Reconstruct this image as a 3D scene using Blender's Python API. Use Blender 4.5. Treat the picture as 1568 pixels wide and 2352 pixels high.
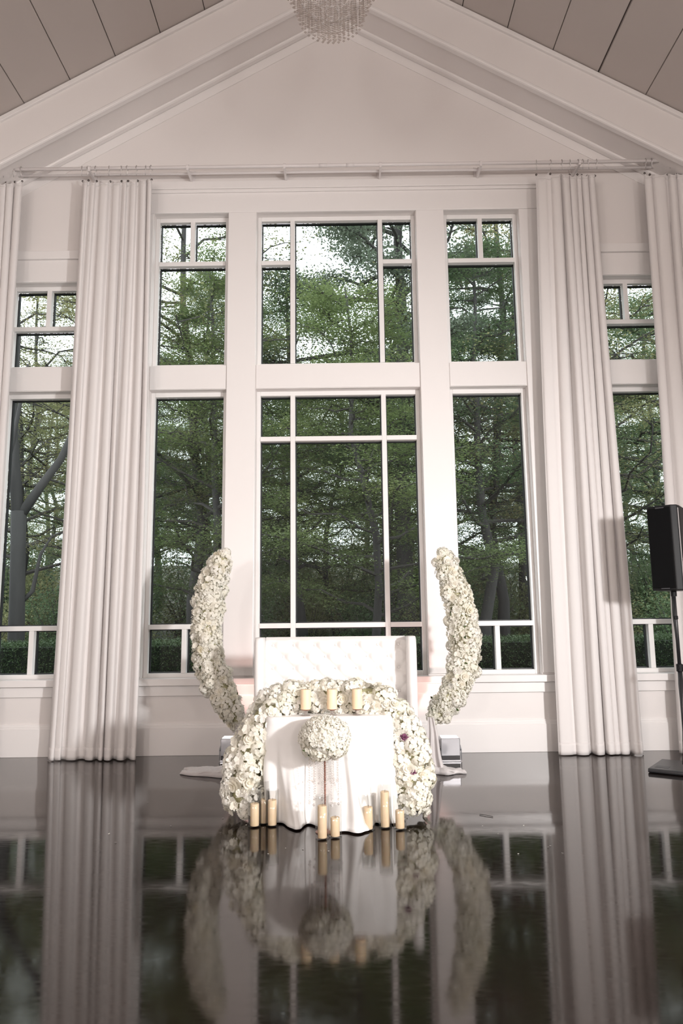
import bpy, math, random
import numpy as np
from mathutils import Vector, Matrix, Quaternion

# ------------------------------------------------------------------ scene, camera, world, lights
for o in list(bpy.data.objects):
    bpy.data.objects.remove(o, do_unlink=True)
scene = bpy.context.scene
COL = scene.collection
random.seed(7)
RNG = np.random.default_rng(11)
PI = math.pi

vs = scene.view_settings
scene.display_settings.display_device = 'sRGB'
vs.view_transform = 'Standard'
vs.look = 'None'
vs.gamma = 1.0
vs.use_curve_mapping = False
vs.exposure = 0.0

# origin: floor level, inner face of the window wall (y = 0), middle of the gable; +y is outdoors
yaw, pitch, roll = math.radians(-.2008), math.radians(8.769), math.radians(-.6544)
fw = Vector((math.sin(yaw) * math.cos(pitch), math.cos(yaw) * math.cos(pitch), math.sin(pitch)))
rt = fw.cross(Vector((0, 0, 1))).normalized()
up = rt.cross(fw)
r2 = math.cos(roll) * rt + math.sin(roll) * up
u2 = -math.sin(roll) * rt + math.cos(roll) * up
cam_data = bpy.data.cameras.new('camera')
cam_data.sensor_fit = 'VERTICAL'
cam_data.sensor_height = 36.0
cam_data.lens = 1656.7 / 2352 * 36.0
cam_data.clip_end = 300
cam = bpy.data.objects.new('camera', cam_data)
COL.objects.link(cam)
m = Matrix.Identity(4)
for i in range(3):
    m[i][0], m[i][1], m[i][2] = r2[i], u2[i], -fw[i]
m[0][3], m[1][3], m[2][3] = .055, -8.263, 1.42
cam.matrix_world = m
scene.camera = cam

world = bpy.data.worlds.new('overcast_sky')
scene.world = world
world.use_nodes = True
bg = world.node_tree.nodes['Background']
bg.inputs[0].default_value = (.93, .96, 1.0, 1)
bg.inputs[1].default_value = 3.3


def lamp(name, kind, loc, power, color, radius=.2, target=None, **kw):
    d = bpy.data.lights.new(name, kind)
    d.energy = power
    d.color = color
    if kind in ('POINT', 'SPOT'):
        d.shadow_soft_size = radius
    for k, v in kw.items():
        setattr(d, k, v)
    o = bpy.data.objects.new(name, d)
    o.location = loc
    if target is not None:
        o.rotation_euler = (Vector(target) - Vector(loc)).to_track_quat('-Z', 'Y').to_euler()
    COL.objects.link(o)
    return o


# photographer's flash on a stand, to the right and in front of the camera
lamp('flash_head', 'SPOT', (4.5, -8.2, 2.42), 2350, (1, .985, .98), .22, (.0, -1.9, 1.45),
     spot_size=math.radians(84), spot_blend=1.0)
# unseen fill lights added behind the camera to lift the ambient level
for x_ in (-5.8, -2.97, 2.81, 5.8):
    lamp('rear_fill_light', 'POINT', (x_, -12.5, 2.7), 420, (1, .925, .885), .35)

# ------------------------------------------------------------------ helpers


def link_mesh(name, verts, faces, mat=None, parent=None, smooth=False):
    me = bpy.data.meshes.new(name)
    me.from_pydata(verts, [], faces)
    if mat is not None:
        me.materials.append(mat)
    if smooth:
        me.polygons.foreach_set('use_smooth', [True] * len(me.polygons))
    me.update()
    o = bpy.data.objects.new(name, me)
    COL.objects.link(o)
    if parent is not None:
        o.parent = parent
    return o


class MB:
    def __init__(self):
        self.v, self.f = [], []

    def add(self, verts, faces):
        n = len(self.v)
        self.v += [tuple(p) for p in verts]
        self.f += [tuple(i + n for i in fc) for fc in faces]
        return self

    def box(self, x0, x1, y0, y1, z0, z1):
        v = [(x0, y0, z0), (x1, y0, z0), (x1, y1, z0), (x0, y1, z0),
             (x0, y0, z1), (x1, y0, z1), (x1, y1, z1), (x0, y1, z1)]
        return self.add(v, [(0, 3, 2, 1), (4, 5, 6, 7), (0, 1, 5, 4), (1, 2, 6, 5), (2, 3, 7, 6), (3, 0, 4, 7)])

    def prism(self, poly, y0, y1):
        """poly: (x, z) outline, extruded along y"""
        n = len(poly)
        v = [(x, y0, z) for x, z in poly] + [(x, y1, z) for x, z in poly]
        f = [tuple(range(n)), tuple(range(2 * n - 1, n - 1, -1))]
        f += [(i, i + n, (i + 1) % n + n, (i + 1) % n) for i in range(n)]
        return self.add(v, f)

    def tube(self, pts, r, n=8, cap=True):
        pts = [Vector(p) for p in pts]
        rs = r if isinstance(r, (list, tuple)) else [r] * len(pts)
        v, f = [], []
        prev = None
        for i, p in enumerate(pts):
            a = pts[max(i - 1, 0)]
            b = pts[min(i + 1, len(pts) - 1)]
            t = (b - a).normalized()
            if prev is None:
                ref = Vector((0, 0, 1)) if abs(t.z) < .9 else Vector((1, 0, 0))
                s = t.cross(ref).normalized()
            else:
                s = (prev - t * prev.dot(t)).normalized()
            prev = s
            w = t.cross(s)
            for k in range(n):
                a_ = 2 * PI * k / n
                v.append(p + (s * math.cos(a_) + w * math.sin(a_)) * rs[i])
        for i in range(len(pts) - 1):
            for k in range(n):
                f.append((i * n + k, i * n + (k + 1) % n, (i + 1) * n + (k + 1) % n, (i + 1) * n + k))
        if cap:
            f.append(tuple(range(n - 1, -1, -1)))
            e = (len(pts) - 1) * n
            f.append(tuple(range(e, e + n)))
        return self.add(v, f)

    def lathe(self, prof, n=20, c=(0, 0, 0), closed=False):
        v, f = [], []
        for r, z in prof:
            for k in range(n):
                a = 2 * PI * k / n
                v.append((c[0] + r * math.cos(a), c[1] + r * math.sin(a), c[2] + z))
        m_ = len(prof)
        for i in range(m_ if closed else m_ - 1):
            j = (i + 1) % m_
            for k in range(n):
                f.append((i * n + k, i * n + (k + 1) % n, j * n + (k + 1) % n, j * n + k))
        if not closed:
            f.append(tuple(range(n - 1, -1, -1)))
            f.append(tuple(range((m_ - 1) * n, m_ * n)))
        return self.add(v, f)

    def bead(self, c, r):
        x, y, z = c
        v = [(x + r, y, z), (x - r, y, z), (x, y + r, z), (x, y - r, z), (x, y, z + r), (x, y, z - r)]
        return self.add(v, [(0, 2, 4), (2, 1, 4), (1, 3, 4), (3, 0, 4), (2, 0, 5), (1, 2, 5), (3, 1, 5), (0, 3, 5)])

    def grid(self, fn, nu, nv):
        v = [fn(i / nu, j / nv) for j in range(nv + 1) for i in range(nu + 1)]
        f = [(j * (nu + 1) + i, j * (nu + 1) + i + 1, (j + 1) * (nu + 1) + i + 1, (j + 1) * (nu + 1) + i)
             for j in range(nv) for i in range(nu)]
        return self.add(v, f)

    def build(self, name, mat, parent=None, smooth=False):
        return link_mesh(name, self.v, self.f, mat, parent, smooth)


def tag(o, label, cat=None, group=None, kind=None):
    o['label'] = label
    if cat:
        o['category'] = cat
    if group:
        o['group'] = group
    if kind:
        o['kind'] = kind
    return o


def empty(name, loc=(0, 0, 0), label=None, cat=None, group=None, kind=None):
    o = bpy.data.objects.new(name, None)
    o.location = loc
    COL.objects.link(o)
    if label:
        tag(o, label, cat, group, kind)
    return o


def copy_part(o, parent, mat_local=None):
    c = o.copy()
    COL.objects.link(c)
    c.parent = parent
    if mat_local is not None:
        c.matrix_local = mat_local
    return c


def copy_tree(o, parent=None):
    c = o.copy()
    COL.objects.link(c)
    c.parent = parent
    for ch in list(o.children):
        copy_tree(ch, c)
    return c


def bevel(o, w, seg=2):
    b = o.modifiers.new('bevel', 'BEVEL')
    b.width = w
    b.segments = seg
    b.limit_method = 'ANGLE'
    return o


def solid(o, t, off=0):
    s = o.modifiers.new('solidify', 'SOLIDIFY')
    s.thickness = t
    s.offset = off
    return o


def catmull(pts, n):
    P = [Vector(p) for p in pts]
    P = [P[0] * 2 - P[1]] + P + [P[-1] * 2 - P[-2]]
    segs = len(P) - 3
    out = []
    for k in range(n + 1):
        t = k / n * segs
        i = min(int(t), segs - 1)
        t -= i
        a, b, c, d = P[i:i + 4]
        out.append(.5 * ((2 * b) + (c - a) * t + (2 * a - 5 * b + 4 * c - d) * t * t + (3 * b - a - 3 * c + d) * t ** 3))
    return out


# ------------------------------------------------------------------ materials
def new_mat(name):
    m_ = bpy.data.materials.new(name)
    m_.use_nodes = True
    nt = m_.node_tree
    return m_, nt, nt.nodes['Principled BSDF']


def pmat(name, col, rough=.5, metal=0, spec=.5, vary=0, scale=8, bump=0, bscale=60, trans=0, coat=0, stretch=None):
    m_, nt, b = new_mat(name)
    b.inputs['Base Color'].default_value = (*col, 1)
    b.inputs['Roughness'].default_value = rough
    b.inputs['Metallic'].default_value = metal
    b.inputs['Specular IOR Level'].default_value = spec
    b.inputs['Transmission Weight'].default_value = trans
    b.inputs['Coat Weight'].default_value = coat
    tc = nt.nodes.new('ShaderNodeTexCoord')
    src = tc.outputs['Object']
    if stretch:
        mp = nt.nodes.new('ShaderNodeMapping')
        mp.inputs['Scale'].default_value = stretch
        nt.links.new(src, mp.inputs[0])
        src = mp.outputs[0]
    if vary:
        n = nt.nodes.new('ShaderNodeTexNoise')
        n.inputs['Scale'].default_value = scale
        n.inputs['Detail'].default_value = 4
        nt.links.new(src, n.inputs['Vector'])
        mx = nt.nodes.new('ShaderNodeMix')
        mx.data_type = 'RGBA'
        mx.inputs[6].default_value = (*[c * (1 - vary) for c in col], 1)
        mx.inputs[7].default_value = (*[min(1, c * (1 + vary)) for c in col], 1)
        nt.links.new(n.outputs[0], mx.inputs[0])
        nt.links.new(mx.outputs[2], b.inputs['Base Color'])
    if bump:
        n2 = nt.nodes.new('ShaderNodeTexNoise')
        n2.inputs['Scale'].default_value = bscale
        n2.inputs['Detail'].default_value = 3
        nt.links.new(src, n2.inputs['Vector'])
        bp = nt.nodes.new('ShaderNodeBump')
        bp.inputs['Strength'].default_value = bump
        bp.inputs['Distance'].default_value = .01
        nt.links.new(n2.outputs[0], bp.inputs['Height'])
        nt.links.new(bp.outputs[0], b.inputs['Normal'])
    return m_


def thin_mat(name, tint, gloss_ior=1.45, rough=0.0, diffuse=None, dfac=0.0):
    """clear pane: tinted transparency under a Fresnel reflection"""
    m_ = bpy.data.materials.new(name)
    m_.use_nodes = True
    nt = m_.node_tree
    nt.nodes.clear()
    out = nt.nodes.new('ShaderNodeOutputMaterial')
    tr = nt.nodes.new('ShaderNodeBsdfTransparent')
    tr.inputs[0].default_value = (*tint, 1)
    gl = nt.nodes.new('ShaderNodeBsdfGlossy')
    gl.inputs['Roughness'].default_value = rough
    fr = nt.nodes.new('ShaderNodeFresnel')
    fr.inputs['IOR'].default_value = gloss_ior
    mx = nt.nodes.new('ShaderNodeMixShader')
    geo = nt.nodes.new('ShaderNodeNewGeometry')
    inv = nt.nodes.new('ShaderNodeMath')
    inv.operation = 'SUBTRACT'
    inv.inputs[0].default_value = 1
    nt.links.new(geo.outputs['Backfacing'], inv.inputs[1])
    mul = nt.nodes.new('ShaderNodeMath')
    mul.operation = 'MULTIPLY'
    nt.links.new(fr.outputs[0], mul.inputs[0])
    nt.links.new(inv.outputs[0], mul.inputs[1])
    nt.links.new(mul.outputs[0], mx.inputs[0])
    nt.links.new(tr.outputs[0], mx.inputs[1])
    nt.links.new(gl.outputs[0], mx.inputs[2])
    last = mx.outputs[0]
    if diffuse:
        df = nt.nodes.new('ShaderNodeBsdfDiffuse')
        df.inputs[0].default_value = (*diffuse, 1)
        m2 = nt.nodes.new('ShaderNodeMixShader')
        m2.inputs[0].default_value = dfac
        nt.links.new(last, m2.inputs[1])
        nt.links.new(df.outputs[0], m2.inputs[2])
        last = m2.outputs[0]
    nt.links.new(last, out.inputs[0])
    return m_


def soft_mat(name, cols, trans=.3, rough=.6, scale=None):
    """petals, leaves, cloth: diffuse + translucent; colour varies per object or by noise"""
    m_ = bpy.data.materials.new(name)
    m_.use_nodes = True
    nt = m_.node_tree
    nt.nodes.clear()
    out = nt.nodes.new('ShaderNodeOutputMaterial')
    ramp = nt.nodes.new('ShaderNodeValToRGB')
    els = ramp.color_ramp.elements
    while len(els) < len(cols):
        els.new(.5)
    for i, c in enumerate(cols):
        els[i].position = i / max(1, len(cols) - 1)
        els[i].color = (*c, 1)
    if scale:
        tc = nt.nodes.new('ShaderNodeTexCoord')
        ns = nt.nodes.new('ShaderNodeTexNoise')
        ns.inputs['Scale'].default_value = scale
        ns.inputs['Detail'].default_value = 6
        ns.inputs['Roughness'].default_value = .7
        nt.links.new(tc.outputs['Object'], ns.inputs['Vector'])
        mr = nt.nodes.new('ShaderNodeMapRange')
        mr.inputs[1].default_value = .32
        mr.inputs[2].default_value = .68
        nt.links.new(ns.outputs[0], mr.inputs[0])
        oi = nt.nodes.new('ShaderNodeObjectInfo')
        ad = nt.nodes.new('ShaderNodeMath')
        ad.operation = 'MULTIPLY_ADD'
        ad.inputs[1].default_value = .5
        sb = nt.nodes.new('ShaderNodeMath')
        sb.operation = 'SUBTRACT'
        sb.inputs[1].default_value = .25
        nt.links.new(oi.outputs['Random'], ad.inputs[0])
        nt.links.new(mr.outputs[0], ad.inputs[2])
        nt.links.new(ad.outputs[0], sb.inputs[0])
        nt.links.new(sb.outputs[0], ramp.inputs[0])
    else:
        oi = nt.nodes.new('ShaderNodeObjectInfo')
        nt.links.new(oi.outputs['Random'], ramp.inputs[0])
    pb = nt.nodes.new('ShaderNodeBsdfPrincipled')
    pb.inputs['Roughness'].default_value = rough
    pb.inputs['Specular IOR Level'].default_value = .25
    tl = nt.nodes.new('ShaderNodeBsdfTranslucent')
    mx = nt.nodes.new('ShaderNodeMixShader')
    mx.inputs[0].default_value = trans
    nt.links.new(ramp.outputs[0], pb.inputs['Base Color'])
    nt.links.new(ramp.outputs[0], tl.inputs[0])
    nt.links.new(pb.outputs[0], mx.inputs[1])
    nt.links.new(tl.outputs[0], mx.inputs[2])
    nt.links.new(mx.outputs[0], out.inputs[0])
    return m_


M = {}
M['wall'] = pmat('wall_paint', (.80, .76, .74), .55, bump=.03, bscale=90)
M['trim'] = pmat('trim_paint', (.83, .80, .785), .32)
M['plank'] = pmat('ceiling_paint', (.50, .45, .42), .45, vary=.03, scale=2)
M['gap'] = pmat('gap_backing_board', (.12, .10, .09), .9)  # dark board behind the plank joints
M['sash'] = pmat('window_paint', (.82, .80, .785), .35)
M['gasket'] = pmat('black_gasket', (.012, .013, .015), .5)
M['glass'] = thin_mat('window_glass', (.93, .965, .955), 1.3)
M['cloth'] = soft_mat('curtain_cloth', [(.86, .825, .81), (.86, .825, .81)], .12, .85)
M['table_cloth'] = pmat('table_linen', (.88, .865, .85), .75, bump=.05, bscale=300)
M['leather'] = pmat('white_leatherette', (.85, .825, .805), .42)
M['rod'] = pmat('rod_enamel', (.78, .74, .73), .35)
M['steel'] = pmat('hook_steel', (.55, .53, .52), .3, metal=1)
M['brass'] = pmat('dark_grommet', (.10, .08, .07), .4, metal=1)
M['black'] = pmat('black_plastic', (.006, .006, .007), .5, spec=.25)
M['grille'] = pmat('black_grille', (.004, .004, .0045), .7, spec=.1, bump=.2, bscale=700)
M['blackmetal'] = pmat('black_powder_metal', (.02, .02, .022), .38)
M['silver'] = pmat('silver_strip', (.75, .73, .74), .3, metal=.6)
M['plate'] = pmat('plate_label', (.05, .05, .055), .5)
M['wax'] = pmat('ivory_wax', (.88, .69, .47), .55, vary=.04, scale=20)
M['wax'].node_tree.nodes['Principled BSDF'].inputs['Subsurface Weight'].default_value = .25
M['wax'].node_tree.nodes['Principled BSDF'].inputs['Subsurface Radius'].default_value = (.02, .012, .006)
M['wick'] = pmat('wick', (.03, .025, .02), .9)
M['clear'] = thin_mat('clear_glass', (.93, .93, .925), 1.6)
M['crystal'] = thin_mat('crystal_bead', (.90, .87, .85), 1.6, .05, (.55, .50, .47), .28)
M['crystal_clear'] = thin_mat('clear_crystal', (.95, .93, .92), 1.6, .05, (.85, .82, .80), .3)
M['rosegold'] = pmat('rose_gold_metal', (.45, .24, .19), .3, metal=1)
M['box'] = pmat('fixture_silver', (.52, .53, .56), .25, metal=.7)
M['boxdark'] = pmat('fixture_dark', (.03, .028, .03), .3)
M['tulle'] = thin_mat('white_tulle', (.9, .88, .88), 1.02, .5, (.84, .80, .79), .62)
M['lens'] = pmat('uplight_lens', (.9, .85, .85), .3)
M['lens'].node_tree.nodes['Principled BSDF'].inputs['Emission Color'].default_value = (1, .9, .88, 1)
M['lens'].node_tree.nodes['Principled BSDF'].inputs['Emission Strength'].default_value = 2.5
M['foam'] = pmat('foliage_core', (.42, .40, .24), .9, vary=.4, scale=40)
M['petal'] = soft_mat('white_petal', [(.93, .89, .79), (.95, .93, .87), (.96, .94, .89), (.94, .90, .80), (.96, .94, .88), (.92, .87, .73)], .38)
M['petal_hyd'] = soft_mat('hydrangea_petal', [(.95, .93, .86), (.93, .91, .81), (.96, .94, .89), (.94, .91, .81), (.95, .93, .87)], .38)
M['gyp'] = soft_mat('gypsophila', [(.94, .92, .88), (.88, .86, .77)], .35)
M['purple'] = soft_mat('purple_petal', [(.16, .05, .10), (.24, .09, .16)], .2)
M['leaf'] = soft_mat('bouquet_leaf', [(.05, .08, .025), (.10, .14, .05)], .2)
M['bark'] = pmat('bark', (.042, .039, .038), .9, vary=.45, scale=6, bump=.6, bscale=12, stretch=(1, 1, .2))
M['twig'] = pmat('twig_bark', (.05, .045, .042), .9)
M['fol_a'] = soft_mat('foliage_spring_green', [(.11, .155, .06), (.19, .24, .10), (.28, .31, .13)], .4, .6, .45)
M['fol_b'] = soft_mat('foliage_deep_green', [(.075, .125, .065), (.14, .20, .10), (.22, .27, .14)], .38, .6, .5)
M['fol_c'] = soft_mat('foliage_olive', [(.15, .165, .085), (.24, .25, .12), (.34, .31, .16)], .4, .6, .5)
M['fol_p'] = soft_mat('pine_needles', [(.11, .145, .10), (.18, .21, .15), (.24, .26, .19)], .25, .7, .5)
M['hedge'] = soft_mat('hedge_leaves', [(0.025, 0.049, 0.02), (0.049, 0.084, 0.034), (0.084, 0.126, 0.056)], .15, .5, 2.5)
M['hedge_core'] = pmat('hedge_core', (.012, .018, .01), 1)
M['earth'] = pmat('leaf_litter', (.026, .027, .013), 1, vary=.7, scale=3.5)


def floor_material():
    m_, nt, b = new_mat('polished_dark_floor')
    tc = nt.nodes.new('ShaderNodeTexCoord')
    n = nt.nodes.new('ShaderNodeTexNoise')
    n.inputs['Scale'].default_value = 1.1
    n.inputs['Detail'].default_value = 8
    nt.links.new(tc.outputs['Object'], n.inputs['Vector'])
    rp = nt.nodes.new('ShaderNodeValToRGB')
    rp.color_ramp.elements[0].position = .3
    rp.color_ramp.elements[0].color = (.005, .003, .0024, 1)
    rp.color_ramp.elements[1].position = .75
    rp.color_ramp.elements[1].color = (.016, .0098, .0078, 1)
    nt.links.new(n.outputs[0], rp.inputs[0])
    nt.links.new(rp.outputs[0], b.inputs['Base Color'])
    # fine scuffs
    mp = nt.nodes.new('ShaderNodeMapping')
    mp.inputs['Scale'].default_value = (6, 16, 1)
    mp.inputs['Rotation'].default_value = (0, 0, .5)
    nt.links.new(tc.outputs['Object'], mp.inputs[0])
    n2 = nt.nodes.new('ShaderNodeTexNoise')
    n2.inputs['Scale'].default_value = 2
    n2.inputs['Detail'].default_value = 6
    nt.links.new(mp.outputs[0], n2.inputs['Vector'])
    mr = nt.nodes.new('ShaderNodeMapRange')
    mr.inputs[1].default_value = .35
    mr.inputs[2].default_value = .75
    mr.inputs[3].default_value = .05
    mr.inputs[4].default_value = .11
    nt.links.new(n2.outputs[0], mr.inputs[0])
    nt.links.new(mr.outputs[0], b.inputs['Roughness'])
    b.inputs['IOR'].default_value = 1.5
    b.inputs['Specular Tint'].default_value = (1, .87, .79, 1)
    n3 = nt.nodes.new('ShaderNodeTexNoise')
    n3.inputs['Scale'].default_value = 1.6
    n3.inputs['Detail'].default_value = 2
    nt.links.new(tc.outputs['Object'], n3.inputs['Vector'])
    bp = nt.nodes.new('ShaderNodeBump')
    bp.inputs['Strength'].default_value = .012
    bp.inputs['Distance'].default_value = .02
    nt.links.new(n3.outputs[0], bp.inputs['Height'])
    nt.links.new(bp.outputs[0], b.inputs['Normal'])
    return m_


M['floor'] = floor_material()

# ------------------------------------------------------------------ room shell
RW, YB = 6.0, -17.0            # half width, rear wall
SL = math.tan(math.radians(30))
APEX = 9.755                   # ceiling ridge; ceiling falls 30 degrees to both sides


def ceil_z(x):
    return APEX - SL * abs(x)


tag(MB().box(-RW - .2, RW + .2, YB - .2, .25, -.2, 0).build('floor', M['floor']),
    'dark brown polished floor mirroring the windows and curtains', 'floor', kind='structure')

# openings: (x0, x1, z0, z1)
ROWS_C = [(.83, 4.19), (4.49, 6.46)]
ROWS_F = [(.83, 4.19), (4.49, 5.57)]
openings = []
for (x0, x1) in ((-2.25, -1.33), (-.98, .98), (1.33, 2.25)):
    for z0, z1 in ROWS_C:
        openings.append((x0, x1, z0, z1))
for (x0, x1) in ((-4.0, -3.08), (3.08, 4.0)):
    for z0, z1 in ROWS_F:
        openings.append((x0, x1, z0, z1))

mb = MB()
xs = sorted({-RW, RW} | {v for o in openings for v in o[:2]})
zs = sorted({0, 6.46, 4.19, 4.49, .83, 5.57})
THK = .26
for i in range(len(xs) - 1):
    for j in range(len(zs) - 1):
        cx, cz = (xs[i] + xs[i + 1]) / 2, (zs[j] + zs[j + 1]) / 2
        if any(o[0] < cx < o[1] and o[2] < cz < o[3] for o in openings):
            continue
        a, b_, c, d = xs[i], xs[i + 1], zs[j], zs[j + 1]
        mb.add([(a, 0, c), (b_, 0, c), (b_, 0, d), (a, 0, d), (a, THK, c), (b_, THK, c), (b_, THK, d), (a, THK, d)],
               [(0, 1, 2, 3), (7, 6, 5, 4)])
for a, b_, c, d in openings:
    mb.add([(a, 0, c), (b_, 0, c), (b_, 0, d), (a, 0, d), (a, THK, c), (b_, THK, c), (b_, THK, d), (a, THK, d)],
           [(0, 4, 5, 1), (1, 5, 6, 2), (2, 6, 7, 3), (3, 7, 4, 0)])
gz_ = ceil_z(0) + .25
mb.add([(-RW, 0, 6.46), (RW, 0, 6.46), (0, 0, gz_), (-RW, THK, 6.46), (RW, THK, 6.46), (0, THK, gz_)],
       [(0, 1, 2), (5, 4, 3), (0, 2, 5, 3), (1, 4, 5, 2)])
tag(mb.build('wall_back', M['wall']), 'white gable wall holding the tall windows', 'wall', kind='structure')
tag(MB().box(-RW - .2, -RW, YB, .25, 0, 6.6).build('wall_left', M['wall']), 'plain white side wall left of the hall', 'wall', kind='structure')
tag(MB().box(RW, RW + .2, YB, .25, 0, 6.6).build('wall_right', M['wall']), 'plain white side wall right of the hall', 'wall', kind='structure')
tag(MB().prism([(-RW, 0), (RW, 0), (RW, 6.4), (0, 9.9), (-RW, 6.4)], YB - .2, YB).build('wall_rear', M['wall']),
    'plain white end wall behind the camera', 'wall', kind='structure')

# ceiling: dark backing with painted planks under it
mb = MB()
for s in (-1, 1):
    x1 = s * (RW + .3)
    za, zb = ceil_z(0), ceil_z(x1)
    mb.add([(0, YB, za + .03), (x1, YB, zb + .03), (x1, .26, zb + .03), (0, .26, za + .03),
            (0, YB, za + .18), (x1, YB, zb + .18), (x1, .26, zb + .18), (0, .26, za + .18)],
           [(0, 1, 2, 3), (4, 5, 6, 7), (0, 4, 7, 3), (1, 5, 6, 2), (0, 1, 5, 4), (3, 2, 6, 7)])
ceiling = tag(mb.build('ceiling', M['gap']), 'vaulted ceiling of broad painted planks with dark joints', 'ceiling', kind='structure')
joints = [0.0, .505] + [.505 + .5345 * k for k in range(1, 11)]
for s in (-1, 1):
    for k in range(len(joints) - 1):
        g = .0055
        a, b_ = joints[k] + (g if k else 0), joints[k + 1] - (.016 if (s > 0 and k == 5) else g)
        a, b_ = s * a, s * b_
        v = [(a, YB, ceil_z(a)), (b_, YB, ceil_z(b_)), (b_, -.42, ceil_z(b_)), (a, -.42, ceil_z(a)),
             (a, YB, ceil_z(a) + .03), (b_, YB, ceil_z(b_) + .03), (b_, -.42, ceil_z(b_) + .03), (a, -.42, ceil_z(a) + .03)]
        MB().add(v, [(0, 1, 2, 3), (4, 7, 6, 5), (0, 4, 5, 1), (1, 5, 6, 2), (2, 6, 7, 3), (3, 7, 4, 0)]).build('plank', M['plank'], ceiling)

# boxed rafter along the gable, with its mouldings
SOFF = 9.13
tn = [0]


def trim(label, mb_, mat=None, bev=.006, smooth=False):
    tn[0] += 1
    o = mb_.build('trim_%d' % tn[0], mat or M['trim'], None, smooth)
    if bev:
        bevel(o, bev)
    return tag(o, label, 'trim', kind='structure')


def slope_strip(mb_, s, y0, y1, lo, hi, xo=None):
    """bar that follows the gable: lower edge z = lo - SL|x|, upper edge hi - SL|x|"""
    xo = xo or RW
    X = s * xo
    v = [(0, y0, lo), (X, y0, lo - SL * xo), (X, y1, lo - SL * xo), (0, y1, lo),
         (0, y0, hi), (X, y0, hi - SL * xo), (X, y1, hi - SL * xo), (0, y1, hi)]
    mb_.add(v, [(0, 1, 2, 3), (4, 7, 6, 5), (0, 4, 5, 1), (2, 6, 7, 3), (1, 5, 6, 2), (0, 3, 7, 4)])
    return mb_


for s, side in ((-1, 'left'), (1, 'right')):
    t = trim('broad boxed rafter running up the %s slope of the gable' % side, slope_strip(MB(), s, -.47, 0, SOFF, APEX + .02), M['wall'], 0)
    trim('narrow bead under the %s ceiling planks along the rafter' % side, slope_strip(MB(), s, -.505, -.465, APEX - .075, APEX - .01), M['trim'], .006)
    trim('rounded lower edge moulding of the %s rafter' % side, slope_strip(MB(), s, -.49, -.40, SOFF - .025, SOFF + .04), M['trim'], .018)
    trim('crown moulding where the %s rafter meets the gable wall' % side, slope_strip(MB(), s, -.10, 0, SOFF - .035, SOFF + .02), M['trim'], .03)
    trim('flat gable board below the %s crown moulding' % side, slope_strip(MB(), s, -.009, .0, SOFF - .16, SOFF), M['trim'], .004)

# window casings
trim('flat head casing above the three middle windows', MB().box(-2.55, 2.55, -.014, .01, 6.462, 6.76))
trim('projecting cap above the three middle windows', MB().box(-2.60, 2.60, -.055, .01, 6.76, 6.865).box(-2.58, 2.58, -.04, .01, 6.72, 6.76))
for s, side in ((-1, 'left'), (1, 'right')):
    x0, x1 = sorted((s * .98, s * 1.33))
    trim('broad flat pilaster %s of the middle window' % side, MB().box(x0 + .004, x1 - .004, -.024, .01, .85, 6.455))
    x0, x1 = sorted((s * 2.25, s * 2.55))
    trim('flat outer casing %s of the three middle windows' % side, MB().box(x0 + .004, x1 - .004, -.02, .01, .85, 6.455))
    x0, x1 = sorted((s * 1.334, s * 2.246))
    trim('spandrel board between the upper and lower %s windows' % side, MB().box(x0, x1, -.012, .01, 4.194, 4.486))
    x0, x1 = sorted((s * 3.084, s * 3.996))
    trim('spandrel board of the %s end window' % side, MB().box(x0, x1, -.012, .01, 4.194, 4.486))
    x0, x1 = sorted((s * 2.85, s * 3.076))
    trim('inner casing of the %s end window' % side, MB().box(x0, x1, -.02, .01, .85, 5.57))
    x0, x1 = sorted((s * 4.004, s * 4.25))
    trim('outer casing of the %s end window' % side, MB().box(x0, x1, -.02, .01, .85, 5.57))
    x0, x1 = sorted((s * 2.85, s * 4.25))
    trim('flat head casing over the %s end window' % side, MB().box(x0, x1, -.016, .01, 5.574, 5.86))
    x0, x1 = sorted((s * 2.82, s * 4.28))
    trim('projecting cap over the %s end window' % side, MB().box(x0, x1, -.05, .01, 5.86, 5.965))
trim('spandrel board between the upper and lower middle windows', MB().box(-.976, .976, -.012, .01, 4.194, 4.486))
trim('continuous window sill nosing under all the windows', MB().box(-RW, RW, -.085, .10, .755, .832))
trim('flat apron board under the window sill', MB().box(-RW, RW, -.032, .01, .64, .755))
bb = bevel(MB().box(-RW, RW, -.03, .01, 0, .30).build('baseboard_back', M['trim']), .004)
tag(bb, 'tall white baseboard under the windows', 'baseboard', kind='structure')
MB().box(-RW, RW, -.022, .01, .30, .325).build('cap_bead', M['trim'], bb)
MB().box(-RW, RW, -.012, .01, .325, .345).build('cap_bead', M['trim'], bb)

# ------------------------------------------------------------------ windows
wn = [0]
FY0, FY1 = .105, .17


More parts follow.
